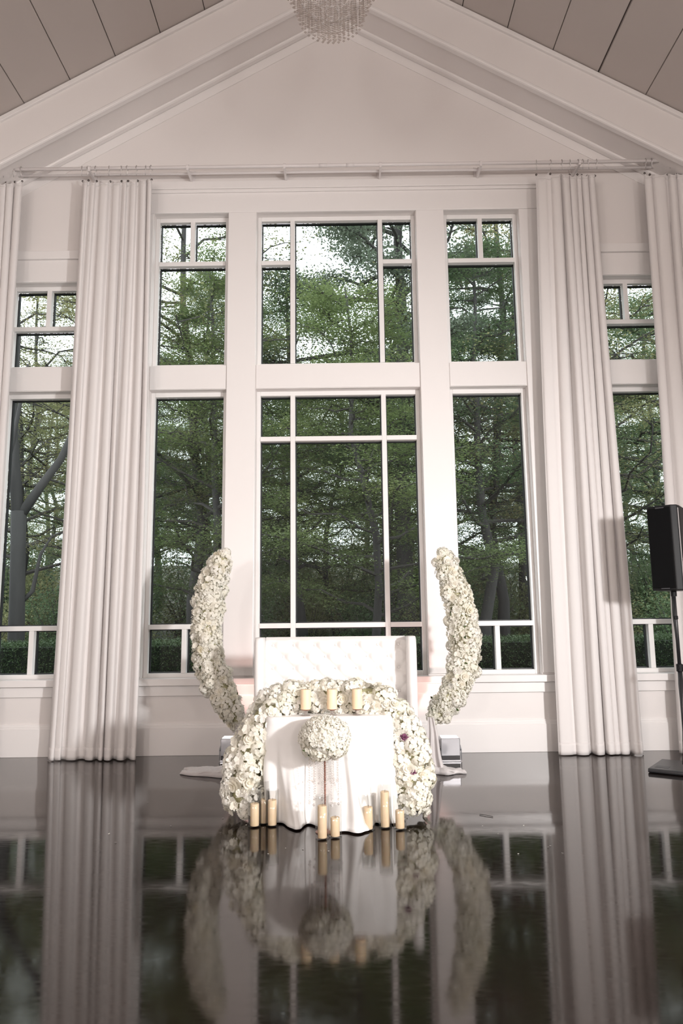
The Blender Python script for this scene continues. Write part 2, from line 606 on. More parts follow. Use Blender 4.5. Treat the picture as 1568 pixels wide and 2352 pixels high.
def window(label, x0, x1, z0, z1, vbars, hbars, side_only=None):
    """vbars: [(x, zlo, zhi)], hbars: [(z, xlo, xhi)]; panes fill the cells"""
    wn[0] += 1
    w = empty('window_%d' % wn[0], ((x0 + x1) / 2, 0, z0), label, 'window', kind='structure')
    ox, oz = (x0 + x1) / 2, z0
    st = .048
    f = MB()
    f.box(x0 - ox, x0 + st - ox, FY0, FY1, 0, z1 - oz).box(x1 - st - ox, x1 - ox, FY0, FY1, 0, z1 - oz)
    f.box(x0 + st - ox, x1 - st - ox, FY0, FY1, z1 - .055 - oz, z1 - oz).box(x0 + st - ox, x1 - st - ox, FY0, FY1, 0, .05)
    bevel(f.build('frame', M['sash'], w), .005)
    hb = .028
    for (bx, za, zb) in vbars:
        bevel(MB().box(bx - hb - ox, bx + hb - ox, FY0 - .012, FY1, za - oz, zb - oz).build('muntin', M['sash'], w), .004)
    for (bz, xa, xb) in hbars:
        bevel(MB().box(xa - ox, xb - ox, FY0 - .01, FY1, bz - hb - oz, bz + hb - oz).build('muntin', M['sash'], w), .004)
    return w, ox, oz


def panes(w, ox, oz, cells):
    for (a, b_, c, d) in cells:
        a, b_, c, d = a - ox, b_ - ox, c - oz, d - oz
        p = MB().box(a, b_, .200, .206, c, d).build('pane', M['glass'], w)
        g = .012
        k = MB().box(a, a + g, FY1, .215, c, d).box(b_ - g, b_, FY1, .215, c, d).box(a, b_, FY1, .215, d - g, d).box(a, b_, FY1, .215, c, c + g)
        k.build('gasket', M['gasket'], p)


hb = .028
S = .048
for s, side in ((-1, 'left'), (1, 'right')):
    x0, x1 = sorted((s * 1.33, s * 2.25))
    xm = (x0 + x1) / 2
    zt = 5.845
    w, ox, oz = window('upper window just %s of the middle with two small top panes' % side, x0, x1, 4.49, 6.46,
                       [(xm, zt + hb, 6.405)], [(zt, x0 + S, x1 - S)])
    panes(w, ox, oz, [(x0 + S, xm - hb, zt + hb, 6.405), (xm + hb, x1 - S, zt + hb, 6.405), (x0 + S, x1 - S, 4.54, zt - hb)])
    zb = 1.40
    w, ox, oz = window('tall lower window just %s of the middle behind a floral arc' % side, x0, x1, .83, 4.19,
                       [(xm, .88, zb - hb)], [(zb, x0 + S, x1 - S)])
    panes(w, ox, oz, [(x0 + S, xm - hb, .88, zb - hb), (xm + hb, x1 - S, .88, zb - hb), (x0 + S, x1 - S, zb + hb, 4.135)])
    x0, x1 = sorted((s * 3.08, s * 4.0))
    xm = (x0 + x1) / 2
    zt = 5.02
    w, ox, oz = window('upper window at the %s end beyond the long curtain' % side, x0, x1, 4.49, 5.57,
                       [(xm, zt + hb, 5.515)], [(zt, x0 + S, x1 - S)])
    panes(w, ox, oz, [(x0 + S, xm - hb, zt + hb, 5.515), (xm + hb, x1 - S, zt + hb, 5.515), (x0 + S, x1 - S, 4.54, zt - hb)])
    w, ox, oz = window('tall lower window at the %s end beyond the long curtain' % side, x0, x1, .83, 4.19,
                       [(xm, .88, zb - hb)], [(zb, x0 + S, x1 - S)])
    panes(w, ox, oz, [(x0 + S, xm - hb, .88, zb - hb), (xm + hb, x1 - S, .88, zb - hb), (x0 + S, x1 - S, zb + hb, 4.135)])
BX = .545
zt = 5.845
w, ox, oz = window('upper middle window with a broad centre pane', -.98, .98, 4.49, 6.46,
                   [(-BX, 4.54, 6.405), (BX, 4.54, 6.405)], [(zt, -.98 + S, -BX - hb), (zt, BX + hb, .98 - S)])
panes(w, ox, oz, [(-BX + hb, BX - hb, 4.54, 6.405)] + [c for s in (0, 1) for c in (
    ((-.98 + S, -BX - hb, zt + hb, 6.405), (-.98 + S, -BX - hb, 4.54, zt - hb)) if s == 0 else
    ((BX + hb, .98 - S, zt + hb, 6.405), (BX + hb, .98 - S, 4.54, zt - hb)))])
z1_, z2_ = 1.40, 3.60
w, ox, oz = window('tall lower middle window behind the settee', -.98, .98, .83, 4.19,
                   [(-BX, .88, 4.135), (BX, .88, 4.135)],
                   [(z, a, b_) for z in (z1_, z2_) for a, b_ in ((-.98 + S, -BX - hb), (-BX + hb, BX - hb), (BX + hb, .98 - S))])
panes(w, ox, oz, [(a, b_, c, d) for a, b_ in ((-.98 + S, -BX - hb), (-BX + hb, BX - hb), (BX + hb, .98 - S))
                  for c, d in ((.88, z1_ - hb), (z1_ + hb, z2_ - hb), (z2_ + hb, 4.135))])

# ------------------------------------------------------------------ outdoors


def ground_z(x, y):
    return -.12 + 12 * max(0, (y - 16) / 90) ** 1.2 + .08 * math.sin(x * .31) * math.sin(y * .26) * min(1, y / 10)


gm = MB()
gm.grid(lambda u, v: ((u - .5) * 130, .3 + v * 90, ground_z((u - .5) * 130, .3 + v * 90)), 50, 50)
tag(gm.build('ground', M['earth'], None, True), 'wooded ground of leaf litter outside the windows', 'ground', kind='structure')


def leaf_cloud(centres, per, spread, size, flat=.35, rng=RNG):
    """rhombic leaves around the centres -> verts, faces (numpy)"""
    C_ = np.repeat(np.asarray(centres), per, axis=0)
    n = len(C_)
    off = rng.normal(size=(n, 3)) * np.array(spread)
    c = C_ + off
    nrm = rng.normal(size=(n, 3)) * np.array([flat, flat, flat * .4]) + np.array([0, 0, 1]) * np.where(rng.random((n, 1)) < .9, 1, -1)
    nrm /= np.linalg.norm(nrm, axis=1, keepdims=True)
    ref = rng.normal(size=(n, 3))
    a = np.cross(nrm, ref)
    a /= np.linalg.norm(a, axis=1, keepdims=True)
    b_ = np.cross(nrm, a)
    L = (size * rng.uniform(.6, 1.25, (n, 1)))
    Wd = L * rng.uniform(.45, .65, (n, 1))
    v = np.stack([c - a * L * .5, c + b_ * Wd * .5 - nrm * L * .08, c + a * L * .5, c - b_ * Wd * .5 - nrm * L * .08], 1).reshape(-1, 3)
    f = np.arange(4 * n).reshape(-1, 4)
    return v, f


def np_mesh(name, v, f, mat, parent):
    me = bpy.data.meshes.new(name)
    k = f.shape[1]
    me.vertices.add(len(v))
    me.vertices.foreach_set('co', v.astype(np.float32).ravel())
    me.loops.add(f.size)
    me.loops.foreach_set('vertex_index', f.astype(np.int32).ravel())
    me.polygons.add(len(f))
    me.polygons.foreach_set('loop_start', np.arange(0, f.size, k, dtype=np.int32))
    me.polygons.foreach_set('loop_total', np.full(len(f), k, dtype=np.int32))
    me.update(calc_edges=True)
    me.materials.append(mat)
    o = bpy.data.objects.new(name, me)
    COL.objects.link(o)
    o.parent = parent
    return o


def make_tree(name, seed, height, crown_lo, spread, mat, n_limb, per, lsize, trunk_r, style='beech', fork=None):
    rng = np.random.default_rng(seed)
    root = empty(name)
    tr = MB()
    pts = []
    x = y = 0.0
    for i in range(9):
        t = i / 8
        pts.append((x, y, t * height))
        x += rng.normal() * .16
        y += rng.normal() * .16
    tr.tube(pts, [trunk_r * (1.35 if i == 0 else 1) * (1 - .85 * i / 8) + .012 for i in range(9)], 9)
    tr.build('trunk', M['bark'], root, True)
    P = np.array(pts)
    br = MB()
    centres = []
    for k in range(n_limb):
        t = crown_lo + (1 - crown_lo) * (k + rng.random()) / n_limb
        z = t * height
        i = min(int(t * 8), 7)
        base = P[i] + (P[i + 1] - P[i]) * (t * 8 - i)
        az = k * 2.4 + rng.normal() * .4
        u = (t - crown_lo) / (1 - crown_lo)
        reach = spread * (1 - .75 * u) * rng.uniform(.7, 1.15) * (.55 + .45 * min(1, u * 6))
        rise = reach * (rng.uniform(.05, .4) if style == 'beech' else rng.uniform(-.05, .18))
        d = np.array([math.cos(az), math.sin(az), 0])
        sp = []
        for q in range(5):
            s_ = q / 4
            p = base + d * reach * s_ + np.array([0, 0, rise * (s_ if style == 'beech' else s_ ** 2)])
            p = p + rng.normal(size=3) * .10 * reach * .4 * (q > 0)
            sp.append(p)
        r0 = trunk_r * .42 * (1 - .7 * u)
        br.tube(sp, [r0 * (1 - .8 * q / 4) + .006 for q in range(5)], 5, False)
        nt_ = max(5, int(reach * 2.6))
        for q in range(nt_):
            s_ = rng.uniform(.25, 1.0)
            j = min(int(s_ * 4), 3)
            b0 = sp[j] + (sp[j + 1] - sp[j]) * (s_ * 4 - j)
            a2 = az + rng.choice([-1, 1]) * rng.uniform(.5, 1.2)
            ln = reach * rng.uniform(.18, .42)
            e = b0 + np.array([math.cos(a2) * ln, math.sin(a2) * ln, ln * rng.uniform(-.1, .35)])
            br.tube([b0, (b0 + e) / 2 + rng.normal(size=3) * .05, e], [.018, .012, .005], 4, False)
            for s2 in (.35, .7, 1.0):
                centres.append(b0 + (e - b0) * s2)
        centres.append(sp[-1])
    br.build('branches', M['twig'], root)['kind'] = 'stuff'
    C_ = np.array(centres)
    if style == 'beech':
        v, f = leaf_cloud(C_, per, (.34, .34, .13), lsize, .35, rng)
    else:
        v, f = leaf_cloud(C_, per, (.22, .22, .12), lsize, .9, rng)
    fo = np_mesh('foliage', v, f, mat, root)
    fo['kind'] = 'stuff'
    return root


protos = [
    make_tree('broadleaf_tree', 1, 13, .17, 4.2, M['fol_a'], 42, 86, .078, .15),
    make_tree('broadleaf_tree', 2, 14, .22, 4.8, M['fol_b'], 44, 84, .082, .19),
    make_tree('broadleaf_tree', 3, 10.5, .16, 3.8, M['fol_a'], 36, 92, .074, .11),
    make_tree('broadleaf_tree', 4, 15, .20, 4.6, M['fol_c'], 36, 50, .078, .15),
    make_tree('pine_tree', 5, 18, .30, 4.4, M['fol_p'], 46, 96, .09, .22, 'pine'),
]
kinds = ['light green broadleaf tree', 'deep green broadleaf tree', 'low bushy light green tree', 'olive budding broadleaf tree', 'tall tufted pine tree']
# (variant, x, y, scale, turn, where)
spots = [
    (3, -4.3, 13.0, 1.2, .5, 'tall and sparse behind the left upper window'),
    (3, 4.9, 14.5, 1.2, 2.8, 'tall and sparse behind the right upper window'),
    (2, .35, 8.6, .92, .3, 'nearest, behind the middle window'),
    (0, -3.3, 10.0, .86, 1.2, 'behind the window left of the middle'),
    (1, 3.7, 11.0, .86, 2.0, 'behind the window right of the middle'),
    (4, 1.9, 14.0, 1.25, .6, 'rising behind the right pane of the upper middle window'),
    (1, -1.2, 14.0, .90, 4.1, 'second row, left of the middle'),
    (0, 1.6, 17.0, .95, 5.0, 'second row, right of the middle'),
    (3, -6.4, 12.5, .95, 2.2, 'between the far left and left windows'),
    (3, -10.2, 14.5, 1.05, .9, 'seen through the left end window'),
    (3, 7.4, 12.5, .95, 3.3, 'right of the right floral arc, behind the curtain'),
    (1, 10.2, 14.0, 1.05, 1.6, 'seen through the right end window'),
    (4, -5.4, 19.5, .85, 2.9, 'third row, left window'),
    (1, -9.0, 21.0, .95, 5.6, 'third row, far left'),
    (2, .0, 21.5, 1.2, 3.9, 'third row, dead centre'),
    (4, 7.2, 20.0, .95, 4.4, 'third row, right window'),
    (1, 4.2, 24.0, 1.0, .2, 'fourth row, right of the middle'),
    (0, -2.6, 25.0, 1.0, 1.8, 'fourth row, left of the middle'),
    (3, -14.0, 23.0, 1.1, 3.0, 'fourth row, left end'),
    (1, 13.6, 22.0, 1.1, 2.5, 'fourth row, right end'),
    (0, 10.0, 29.0, 1.05, 4.8, 'farthest row, right window'),
    (1, -7.4, 31.0, 1.0, 3.6, 'farthest row, left window'),
    (1, 1.0, 33.0, 1.05, .8, 'farthest row, middle'),
    (2, -17.0, 32.0, 1.3, 2.1, 'farthest row, left end'),
    (2, 18.0, 33.0, 1.5, 5.2, 'farthest row, right end'),
    (1, -4.0, 40.0, 1.15, 1.1, 'on the rise far behind, left of centre'),
    (0, 4.8, 41.0, 1.2, 2.6, 'on the rise far behind, right of centre'),
    (1, -12.5, 41.0, 1.2, 4.0, 'on the rise far behind, left window'),
    (0, 13.0, 42.0, 1.2, .4, 'on the rise far behind, right window'),
    (2, -21.0, 44.0, 1.6, 5.5, 'on the rise far behind, left end'),
    (1, 21.5, 45.0, 1.2, 3.2, 'on the rise far behind, right end'),
]
used = set()
for v_, x, y, sc_, tz, where in spots:
    p = protos[v_]
    o = p if v_ not in used else copy_tree(p)
    used.add(v_)
    o.location = (x, y, ground_z(x, y) - .03)
    o.rotation_euler = (0, 0, tz)
    o.scale = (sc_,) * 3
    tag(o, '%s, %s' % (kinds[v_], where), 'tree', 'trees outside the windows')

# the forked trunk outside the left end window, and the slanting one beside it
root = empty('forked_tree', (-6.05, 5.2, -.12), 'grey forked trunk close outside the left end window', 'tree', 'trees outside the windows')
MB().tube([(.0, 0, 0), (.05, 0, .9), (.02, 0, 1.9), (-.02, .0, 2.9), (-.05, 0, 3.7)], [.19, .155, .14, .135, .14], 12).build('trunk', M['bark'], root, True)
MB().tube([(-.05, 0, 3.6), (-.22, .1, 4.5), (-.38, .2, 5.6), (-.42, .3, 7.4), (-.7, .4, 9.5)], [.12, .105, .09, .07, .03], 10).build('limb', M['bark'], root, True)
MB().tube([(-.03, 0, 3.6), (.3, .1, 4.2), (.62, .2, 4.75), (.95, .3, 5.7), (1.5, .4, 7.5)], [.10, .08, .07, .055, .02], 10).build('limb', M['bark'], root, True)
MB().tube([(.0, 0, 1.9), (.25, .1, 2.2), (.32, .2, 2.9), (.5, .3, 3.3)], [.05, .04, .03, .012], 8).build('limb', M['bark'], root, True)
root = empty('slanting_tree', (-6.25, 4.9, -.12), 'slanting dark trunk left of the forked trunk', 'tree', 'trees outside the windows')
MB().tube([(.0, 0, 0), (-.12, 0, 1.1), (-.42, 0, 2.4), (-.9, .0, 4.2), (-1.3, 0, 6.5)], [.16, .13, .12, .10, .04], 12).build('trunk', M['bark'], root, True)
MB().tube([(-.42, 0, 2.4), (-.2, 0, 3.6), (.1, 0, 5.0), (.3, 0, 6.5)], [.08, .06, .05, .02], 8).build('limb', M['bark'], root, True)


def shrub_mesh(seed, mat):
    rng = np.random.default_rng(seed)
    root = empty('shrub')
    br = MB()
    cs = []
    for k in range(26):
        az = rng.uniform(0, 2 * PI)
        e = np.array([math.cos(az) * rng.uniform(.3, 1.2), math.sin(az) * rng.uniform(.3, 1.2), rng.uniform(.6, 2.6)])
        br.tube([(0, 0, 0), e * np.array([.35, .35, .5]), e], [.03, .02, .006], 4, False)
        for s_ in (.45, .6, .75, .9, 1.0):
            cs.append(e * np.array([s_, s_, s_ ** .8]))
    br.build('stems', M['twig'], root)['kind'] = 'stuff'
    v, f = leaf_cloud(np.array(cs), 62, (.24, .24, .15), .075, .6, rng)
    np_mesh('foliage', v, f, mat, root)['kind'] = 'stuff'
    return root


shr = [shrub_mesh(21, M['fol_c']), shrub_mesh(22, M['fol_b'])]
sk = ['olive undergrowth shrub', 'dark green undergrowth shrub']
uses = [False, False]
for i, (x, y, sc_) in enumerate([(-8.8, 9.5, .95), (-7.3, 11.0, 1.0), (-5.2, 10.5, .8), (-3.0, 13.0, 1.0), (-1.2, 16.0, 1.1), (.8, 12.5, .9), (2.6, 13.2, .9),
                                 (4.6, 16.0, 1.0), (6.3, 10.0, .9), (8.0, 9.0, .9), (9.6, 11.0, 1.1), (-11.5, 11.5, 1.1), (0.0, 27.0, 1.9), (-5.5, 27.0, 1.9), (5.8, 28.0, 1.9),
                                 (-10.5, 28.0, 1.9), (11.0, 28.0, 1.9), (-15.5, 26.0, 1.9), (15.5, 27.0, 1.9), (-3.0, 35.0, 2.2), (3.0, 36.0, 2.2),
                                 (-4.3, 16.0, 1.3), (-2.0, 18.5, 1.4), (1.6, 18.0, 1.3), (6.0, 17.5, 1.4), (-7.6, 17.0, 1.4), (8.8, 17.0, 1.4), (3.7, 20.0, 1.5), (-10.8, 19.0, 1.5), (12.0, 19.0, 1.5)]):
    k = i % 2
    o = shr[k] if not uses[k] else copy_tree(shr[k])
    uses[k] = True
    o.location = (x, y, ground_z(x, y) - .03)
    o.scale = (sc_,) * 3
    o.rotation_euler = (0, 0, i * 1.3)
    order = ['at the far left', 'left of the forked trunk', 'low in the left window', 'left of the middle panes', 'deep left of centre', 'behind the settee', 'right of the settee',
             'deep right of centre', 'right of the right floral arc', 'behind the right curtain', 'in the right end window', 'leftmost of all', 'far back in the centre', 'far back on the left', 'far back on the right',
             'far back in the left window', 'far back in the right window', 'far back at the left end', 'far back at the right end', 'on the rise left of centre', 'on the rise right of centre',
             'beneath the left trees', 'beneath the pine, left of centre', 'beneath the pine, right of centre', 'beneath the right trees', 'beneath the forked trunk', 'beneath the right end trees',
             'beneath the tree right of centre', 'beneath the left end trees', 'beneath the trees behind the loudspeaker'][i]
    tag(o, '%s %s' % (sk[k], order), 'shrub', 'undergrowth outside the windows')

nth = ['first', 'second', 'third', 'fourth', 'fifth', 'sixth', 'seventh', 'eighth', 'ninth', 'tenth', 'eleventh', 'twelfth', 'thirteenth', 'fourteenth']
for i in range(14):
    o = copy_tree(shr[i % 2])
    x, y = -17 + 2.62 * i, 21.5 + 1.6 * math.sin(i * 2.3)
    o.location = (x, y, ground_z(x, y) - .03)
    o.scale = (1.5 + .25 * math.sin(i * 1.7),) * 3
    o.rotation_euler = (0, 0, i * 2.1)
    tag(o, '%s in the long row under the trees, %s from the left' % (sk[i % 2], nth[i]), 'shrub', 'undergrowth outside the windows')

hedge = empty('hedge', (0, 2.7, -.12), 'clipped dark green hedge running along outside the windows', 'hedge')
MB().box(-8, 8, -.42, .42, 0, 1.24).build('hedge_body', M['hedge_core'], hedge)
n = 110000
side = RNG.random(n)
hp = np.stack([RNG.uniform(-8, 8, n), np.where(side < .62, -.45 + RNG.normal(size=n) * .03, RNG.uniform(-.45, .45, n)),
               np.where(side < .62, RNG.uniform(0, 1.28, n), 1.28 + RNG.normal(size=n) * .025)], 1)
v, f = leaf_cloud(hp, 1, (.01, .01, .01), .032, 1.3)
np_mesh('hedge_leaves', v, f, M['hedge'], hedge)['kind'] = 'stuff'

# ------------------------------------------------------------------ curtain rods and curtains
RZ = 6.895
rods = empty('double_curtain_rod', (0, -.2, RZ), 'long white double curtain rod on brackets above the windows', 'curtain rod')
MB().tube([(-5.6, -.08, 0), (5.6, -.08, 0)], .021, 12).build('rod', M['rod'], rods, True)
MB().tube([(-5.6, .045, .0), (5.6, .045, .0)], .016, 12).build('rod', M['rod'], rods, True)
br = MB().box(-.012, .012, -.10, .195, -.045, -.022).box(-.032, .032, .18, .198, -.05, .13)
br.add([(-.008, -.05, -.022), (.008, -.05, -.022), (.008, .18, .08), (-.008, .18, .08), (-.008, .18, -.022), (.008, .18, -.022)],
       [(0, 1, 2, 3), (0, 4, 5, 1), (3, 2, 5, 4), (0, 3, 4), (1, 5, 2)])
br.tube([(-.014, -.08, 0), (.014, -.08, 0)], .031, 12).tube([(-.014, .045, 0), (.014, .045, 0)], .026, 12)
b0 = br.build('bracket', M['rod'], rods)
for i, x in enumerate((-4.15, -2.975, -1.785, -.615, .545, 1.755, 2.945, 4.115)):
    b = b0 if i == 0 else copy_part(b0, rods)
    b.location = (x, 0, 0)
for s_ in (-.15, .18):
    MB().tube([(s_ - .05, -.08, 0), (s_ + .05, -.08, 0)], .0235, 12).build('sleeve', M['rod'], rods, True)

hook_pts = [(0, -.004, -.10), (0, -.006, -.05), (0, -.026, -.028), (0, -.029, .0), (0, -.015, .027), (0, .012, .026), (0, .028, .004), (0, .026, -.02)]
hook_me = MB().tube(hook_pts, .0032, 5).build('hook', M['steel'], None, True)
grom_me = MB().lathe([(.006, -.002), (.013, -.003), (.013, .003), (.006, .002)], 10, closed=True).build('grommet', M['brass'], None)
hook_data, grom_data = hook_me.data, grom_me.data
bpy.data.objects.remove(hook_me)
bpy.data.objects.remove(grom_me)


def curtain(label, xt0, xt1, xb0, xb1, seed, nf, yc=-.25, amp=.06, ztop=6.79):
    rng = np.random.default_rng(seed)
    w_ = np.cumsum(rng.uniform(.4, 1.9, nf))
    w_ = np.concatenate([[0], w_]) / w_[-1]
    am = rng.uniform(.3, 1.2, nf + 1)
    ph = rng.uniform(0, 2 * PI, 4)
    bow = rng.uniform(-.012, .012)
    root = empty('curtain', ((xb0 + xb1) / 2, yc, 0), label, 'curtain', 'floor length curtains on the double rod')
    ox = (xb0 + xb1) / 2

    def pt(u, z, off=0.0):
        t = z / ztop
        k = min(int(np.searchsorted(w_, u, side='right')) - 1, nf - 1)
        k = max(k, 0)
        fr = (u - w_[k]) / (w_[k + 1] - w_[k])
        a = am[k] * (1 - fr) + am[k + 1] * fr
        # soft boxy pleats: the ridge comes to the room, valleys are narrow
        c_ = math.cos(2 * PI * fr)
        y = amp * a * (math.copysign(abs(c_) ** .6, c_))
        y *= (1.0 - .35 * t) * (1 + .22 * math.sin(2.2 * t + ph[0] + k))
        x = (xb0 + (xb1 - xb0) * u) * (1 - t) + (xt0 + (xt1 - xt0) * u) * t
        x += .024 * math.sin(2 * PI * fr * 1.0 + ph[1]) * (1 - .3 * t) + bow * math.sin(PI * t) + .012 * math.sin(3.1 * t + ph[2] + 1.7 * k)
        y += .012 * math.sin(5 * t + ph[3] + u * 6)
        # slack scallops between hooks at the very top
        zz = z - (.085 * (math.sin(PI * fr) ** 2) * max(0, (t - .985) / .015) if t > .985 else 0)
        return (x - ox, y - off, zz)
    zl = [.012, .06, .11, .115] + [.115 + (ztop - .115) * (j / 44) ** .98 for j in range(1, 45)]
    nu = nf * 14
    mb_ = MB()
    mb_.add([pt(i / nu, z) for z in zl for i in range(nu + 1)],
            [(j * (nu + 1) + i, j * (nu + 1) + i + 1, (j + 1) * (nu + 1) + i + 1, (j + 1) * (nu + 1) + i) for j in range(len(zl) - 1) for i in range(nu)])
    solid(mb_.build('drape', M['cloth'], root, True), .004)
    hz = [.010, .05, .10, .135]
    hm = MB().add([pt(i / nu, z, .004) for z in hz for i in range(nu + 1)],
                  [(j * (nu + 1) + i, j * (nu + 1) + i + 1, (j + 1) * (nu + 1) + i + 1, (j + 1) * (nu + 1) + i) for j in range(3) for i in range(nu)])
    solid(hm.build('hem', M['cloth'], root, True), .003)
    hm2 = MB().add([pt(i / nu, z, .004) for z in (ztop - .10, ztop - .05, ztop - .008) for i in range(nu + 1)],
                   [(j * (nu + 1) + i, j * (nu + 1) + i + 1, (j + 1) * (nu + 1) + i + 1, (j + 1) * (nu + 1) + i) for j in range(2) for i in range(nu)])
    solid(hm2.build('header_band', M['cloth'], root, True), .003)
    for k in range(nf + 1):
        u = w_[k] if k < nf else .999
        p = pt(min(u + .004, .998), ztop - .03, .012)
        h_ = bpy.data.objects.new('hook', hook_data)
        COL.objects.link(h_)
        h_.parent = root
        h_.location = (p[0], -.28 - yc, RZ)
        h_.rotation_euler = (0, 0, rng.normal() * .3)
        g_ = bpy.data.objects.new('grommet', grom_data)
        COL.objects.link(g_)
        g_.parent = h_
        g_.matrix_parent_inverse = h_.matrix_basis.inverted()
        g_.location = (p[0], p[1], p[2])
        g_.rotation_euler = (PI / 2, 0, 0)
    return root


curtain('white floor length curtain left of the floral arcs', -3.04, -2.2, -3.15, -2.2, 3, 8)
curtain('white floor length curtain between right floral arc and loudspeaker', 2.42, 3.15, 2.30, 3.21, 5, 7)
curtain('white curtain cut by the left edge of the photo', -4.75, -3.79, -4.75, -3.78, 8, 8)
curtain('white curtain behind the loudspeaker', 3.73, 4.55, 3.62, 4.6, 12, 7)

# ------------------------------------------------------------------ chandelier
ch = empty('chandelier', (0, -3.0, 6.25), 'crystal bead chandelier hanging from the ridge', 'chandelier')
MB().tube([(0, 0, 1.15), (0, 0, 3.5)], .014, 8).build('stem', M['steel'], ch, True)
MB().lathe([(.07, 3.44), (.07, 3.5)], 16).build('ceiling_rose', M['rod'], ch)
tiers = [(.05, .17, .19), (.11, .18, .17), (.19, .22, .16), (.27, .34, .22), (.32, .52, .26), (.40, .85, .40), (.43, 1.05, .30)]
rings = []
for r, z, ln in tiers:
    pts = [(r * math.cos(a), r * math.sin(a), z) for a in [2 * PI * k / 28 for k in range(29)]]
    rings.append(MB().tube(pts, .005, 6, False).build('ring', M['rod'], ch, True))
for k in range(6):
    a = k * PI / 3
    MB().tube([(0, 0, 1.15), (.4 * math.cos(a), .4 * math.sin(a), .85), (.3 * math.cos(a), .3 * math.sin(a), .45), (.05 * math.cos(a), .05 * math.sin(a), .17)], .004, 5).build('arm', M['rod'], ch)
for ring_, (r, z, ln) in zip(rings, tiers):
    n_ = int(2 * PI * r / .045)
    smb = MB()
    nb = int(ln / .021)
    for q in range(nb):
        smb.bead((0, 0, -q * .021), .0095)
    smb.bead((0, 0, -nb * .021 - .012), .014)
    sd = smb.build('bead_strand', M['crystal'], ring_)
    for k in range(n_):
        o = sd if k == 0 else copy_part(sd, ring_)
        a = 2 * PI * k / n_
        o.location = (r * math.cos(a), r * math.sin(a), z)

# ------------------------------------------------------------------ flowers


def petal_fan(mb_, c, nrm, r, n, cup, rng, broad=.62, fold=.12):
    nrm = Vector(nrm).normalized()
    ref = Vector((rng.normal(), rng.normal(), rng.normal()))
    a = nrm.cross(ref).normalized()
    b_ = nrm.cross(a)
    c = Vector(c)
    for k in range(n):
        t = 2 * PI * k / n + rng.normal() * .12
        d = a * math.cos(t) + b_ * math.sin(t)
        s_ = nrm.cross(d)
        L = r * rng.uniform(.85, 1.12)
        tip = c + d * L * math.cos(cup) + nrm * L * math.sin(cup)
        lo = c + (tip - c) * .38 - nrm * L * fold * .6
        hi = c + (tip - c) * .82 - nrm * L * fold
        mb_.add([c, lo + s_ * L * broad * .8, hi + s_ * L * broad * .85, tip, hi - s_ * L * broad * .85, lo - s_ * L * broad * .8],
                [(0, 1, 2, 3), (0, 3, 4, 5)])


def hydrangea(seed, n_fl=30, R=.055, fr=.0155):
    rng = np.random.default_rng(seed)
    mb_ = MB()
    for k in range(n_fl):
        t = (k + .5) / n_fl
        ph = k * 2.39996
        zc = 1 - t * 1.15
        q = math.sqrt(max(0, 1 - min(1, zc * zc)))
        d = Vector((q * math.cos(ph), q * math.sin(ph), zc)) + Vector(rng.normal(size=3) * .12)
        petal_fan(mb_, d.normalized() * R * rng.uniform(.88, 1.1), d, fr, 4, .15 + rng.normal() * .15, rng)
    return mb_


def ruffle(seed, R=.05):
    rng = np.random.default_rng(seed)
    mb_ = MB()
    for n_, r, cup, h_ in ((9, .95, .10, 0), (8, .82, .4, .010), (7, .64, .75, .019), (5, .42, 1.1, .026)):
        petal_fan(mb_, (0, 0, h_), (0, 0, 1), R * r, n_, cup, rng, .55, .10)
    return mb_


def orchid(seed, R=.055):
    rng = np.random.default_rng(seed)
    mb_ = MB()
    for q in range(3):
        d = rng.normal(size=3) * .35
        petal_fan(mb_, (d[0] * .06, d[1] * .06, .012 * q), (d[0], d[1], 1), R * rng.uniform(.5, .7), 5, .4, rng, .55, .12)
    return mb_


def data_of(mb_, name, mat):
    o = mb_.build(name, mat, None, True)
    d = o.data
    bpy.data.objects.remove(o)
    return d


BL = {
    'hyd': [data_of(hydrangea(s_), 'blossom', M['petal_hyd']) for s_ in (1, 2, 3)],
    'ruf': [data_of(ruffle(s_), 'blossom', M['petal']) for s_ in (4, 5, 6)],
    'orc': [data_of(orchid(s_), 'blossom', M['petal']) for s_ in (7, 8)],
    'big': [data_of(hydrangea(s_, 30, .056, .0185), 'blossom', M['petal_hyd']) for s_ in (11, 12)],
}
purple_d = data_of(ruffle(9, .035), 'purple_blossom', M['purple'])


def leaf_data():
    mb_ = MB()
    mb_.add([(0, 0, 0), (.014, .02, .004), (.012, .05, .008), (0, .075, 0), (-.012, .05, .008), (-.014, .02, .004), (0, .03, -.003)],
            [(0, 1, 6), (1, 2, 6), (2, 3, 6), (3, 4, 6), (4, 5, 6), (5, 0, 6)])
    return data_of(mb_, 'leaf', M['leaf'])


LEAF = leaf_data()


def put(name, data, parent, loc, nrm, spin, sc_):
    o = bpy.data.objects.new(name, data)
    COL.objects.link(o)
    o.parent = parent
    q = Vector(nrm).to_track_quat('Z', 'Y') @ Quaternion((0, 0, 1), spin)
    o.matrix_local = Matrix.LocRotScale(Vector(loc), q, Vector((sc_,) * 3))
    return o


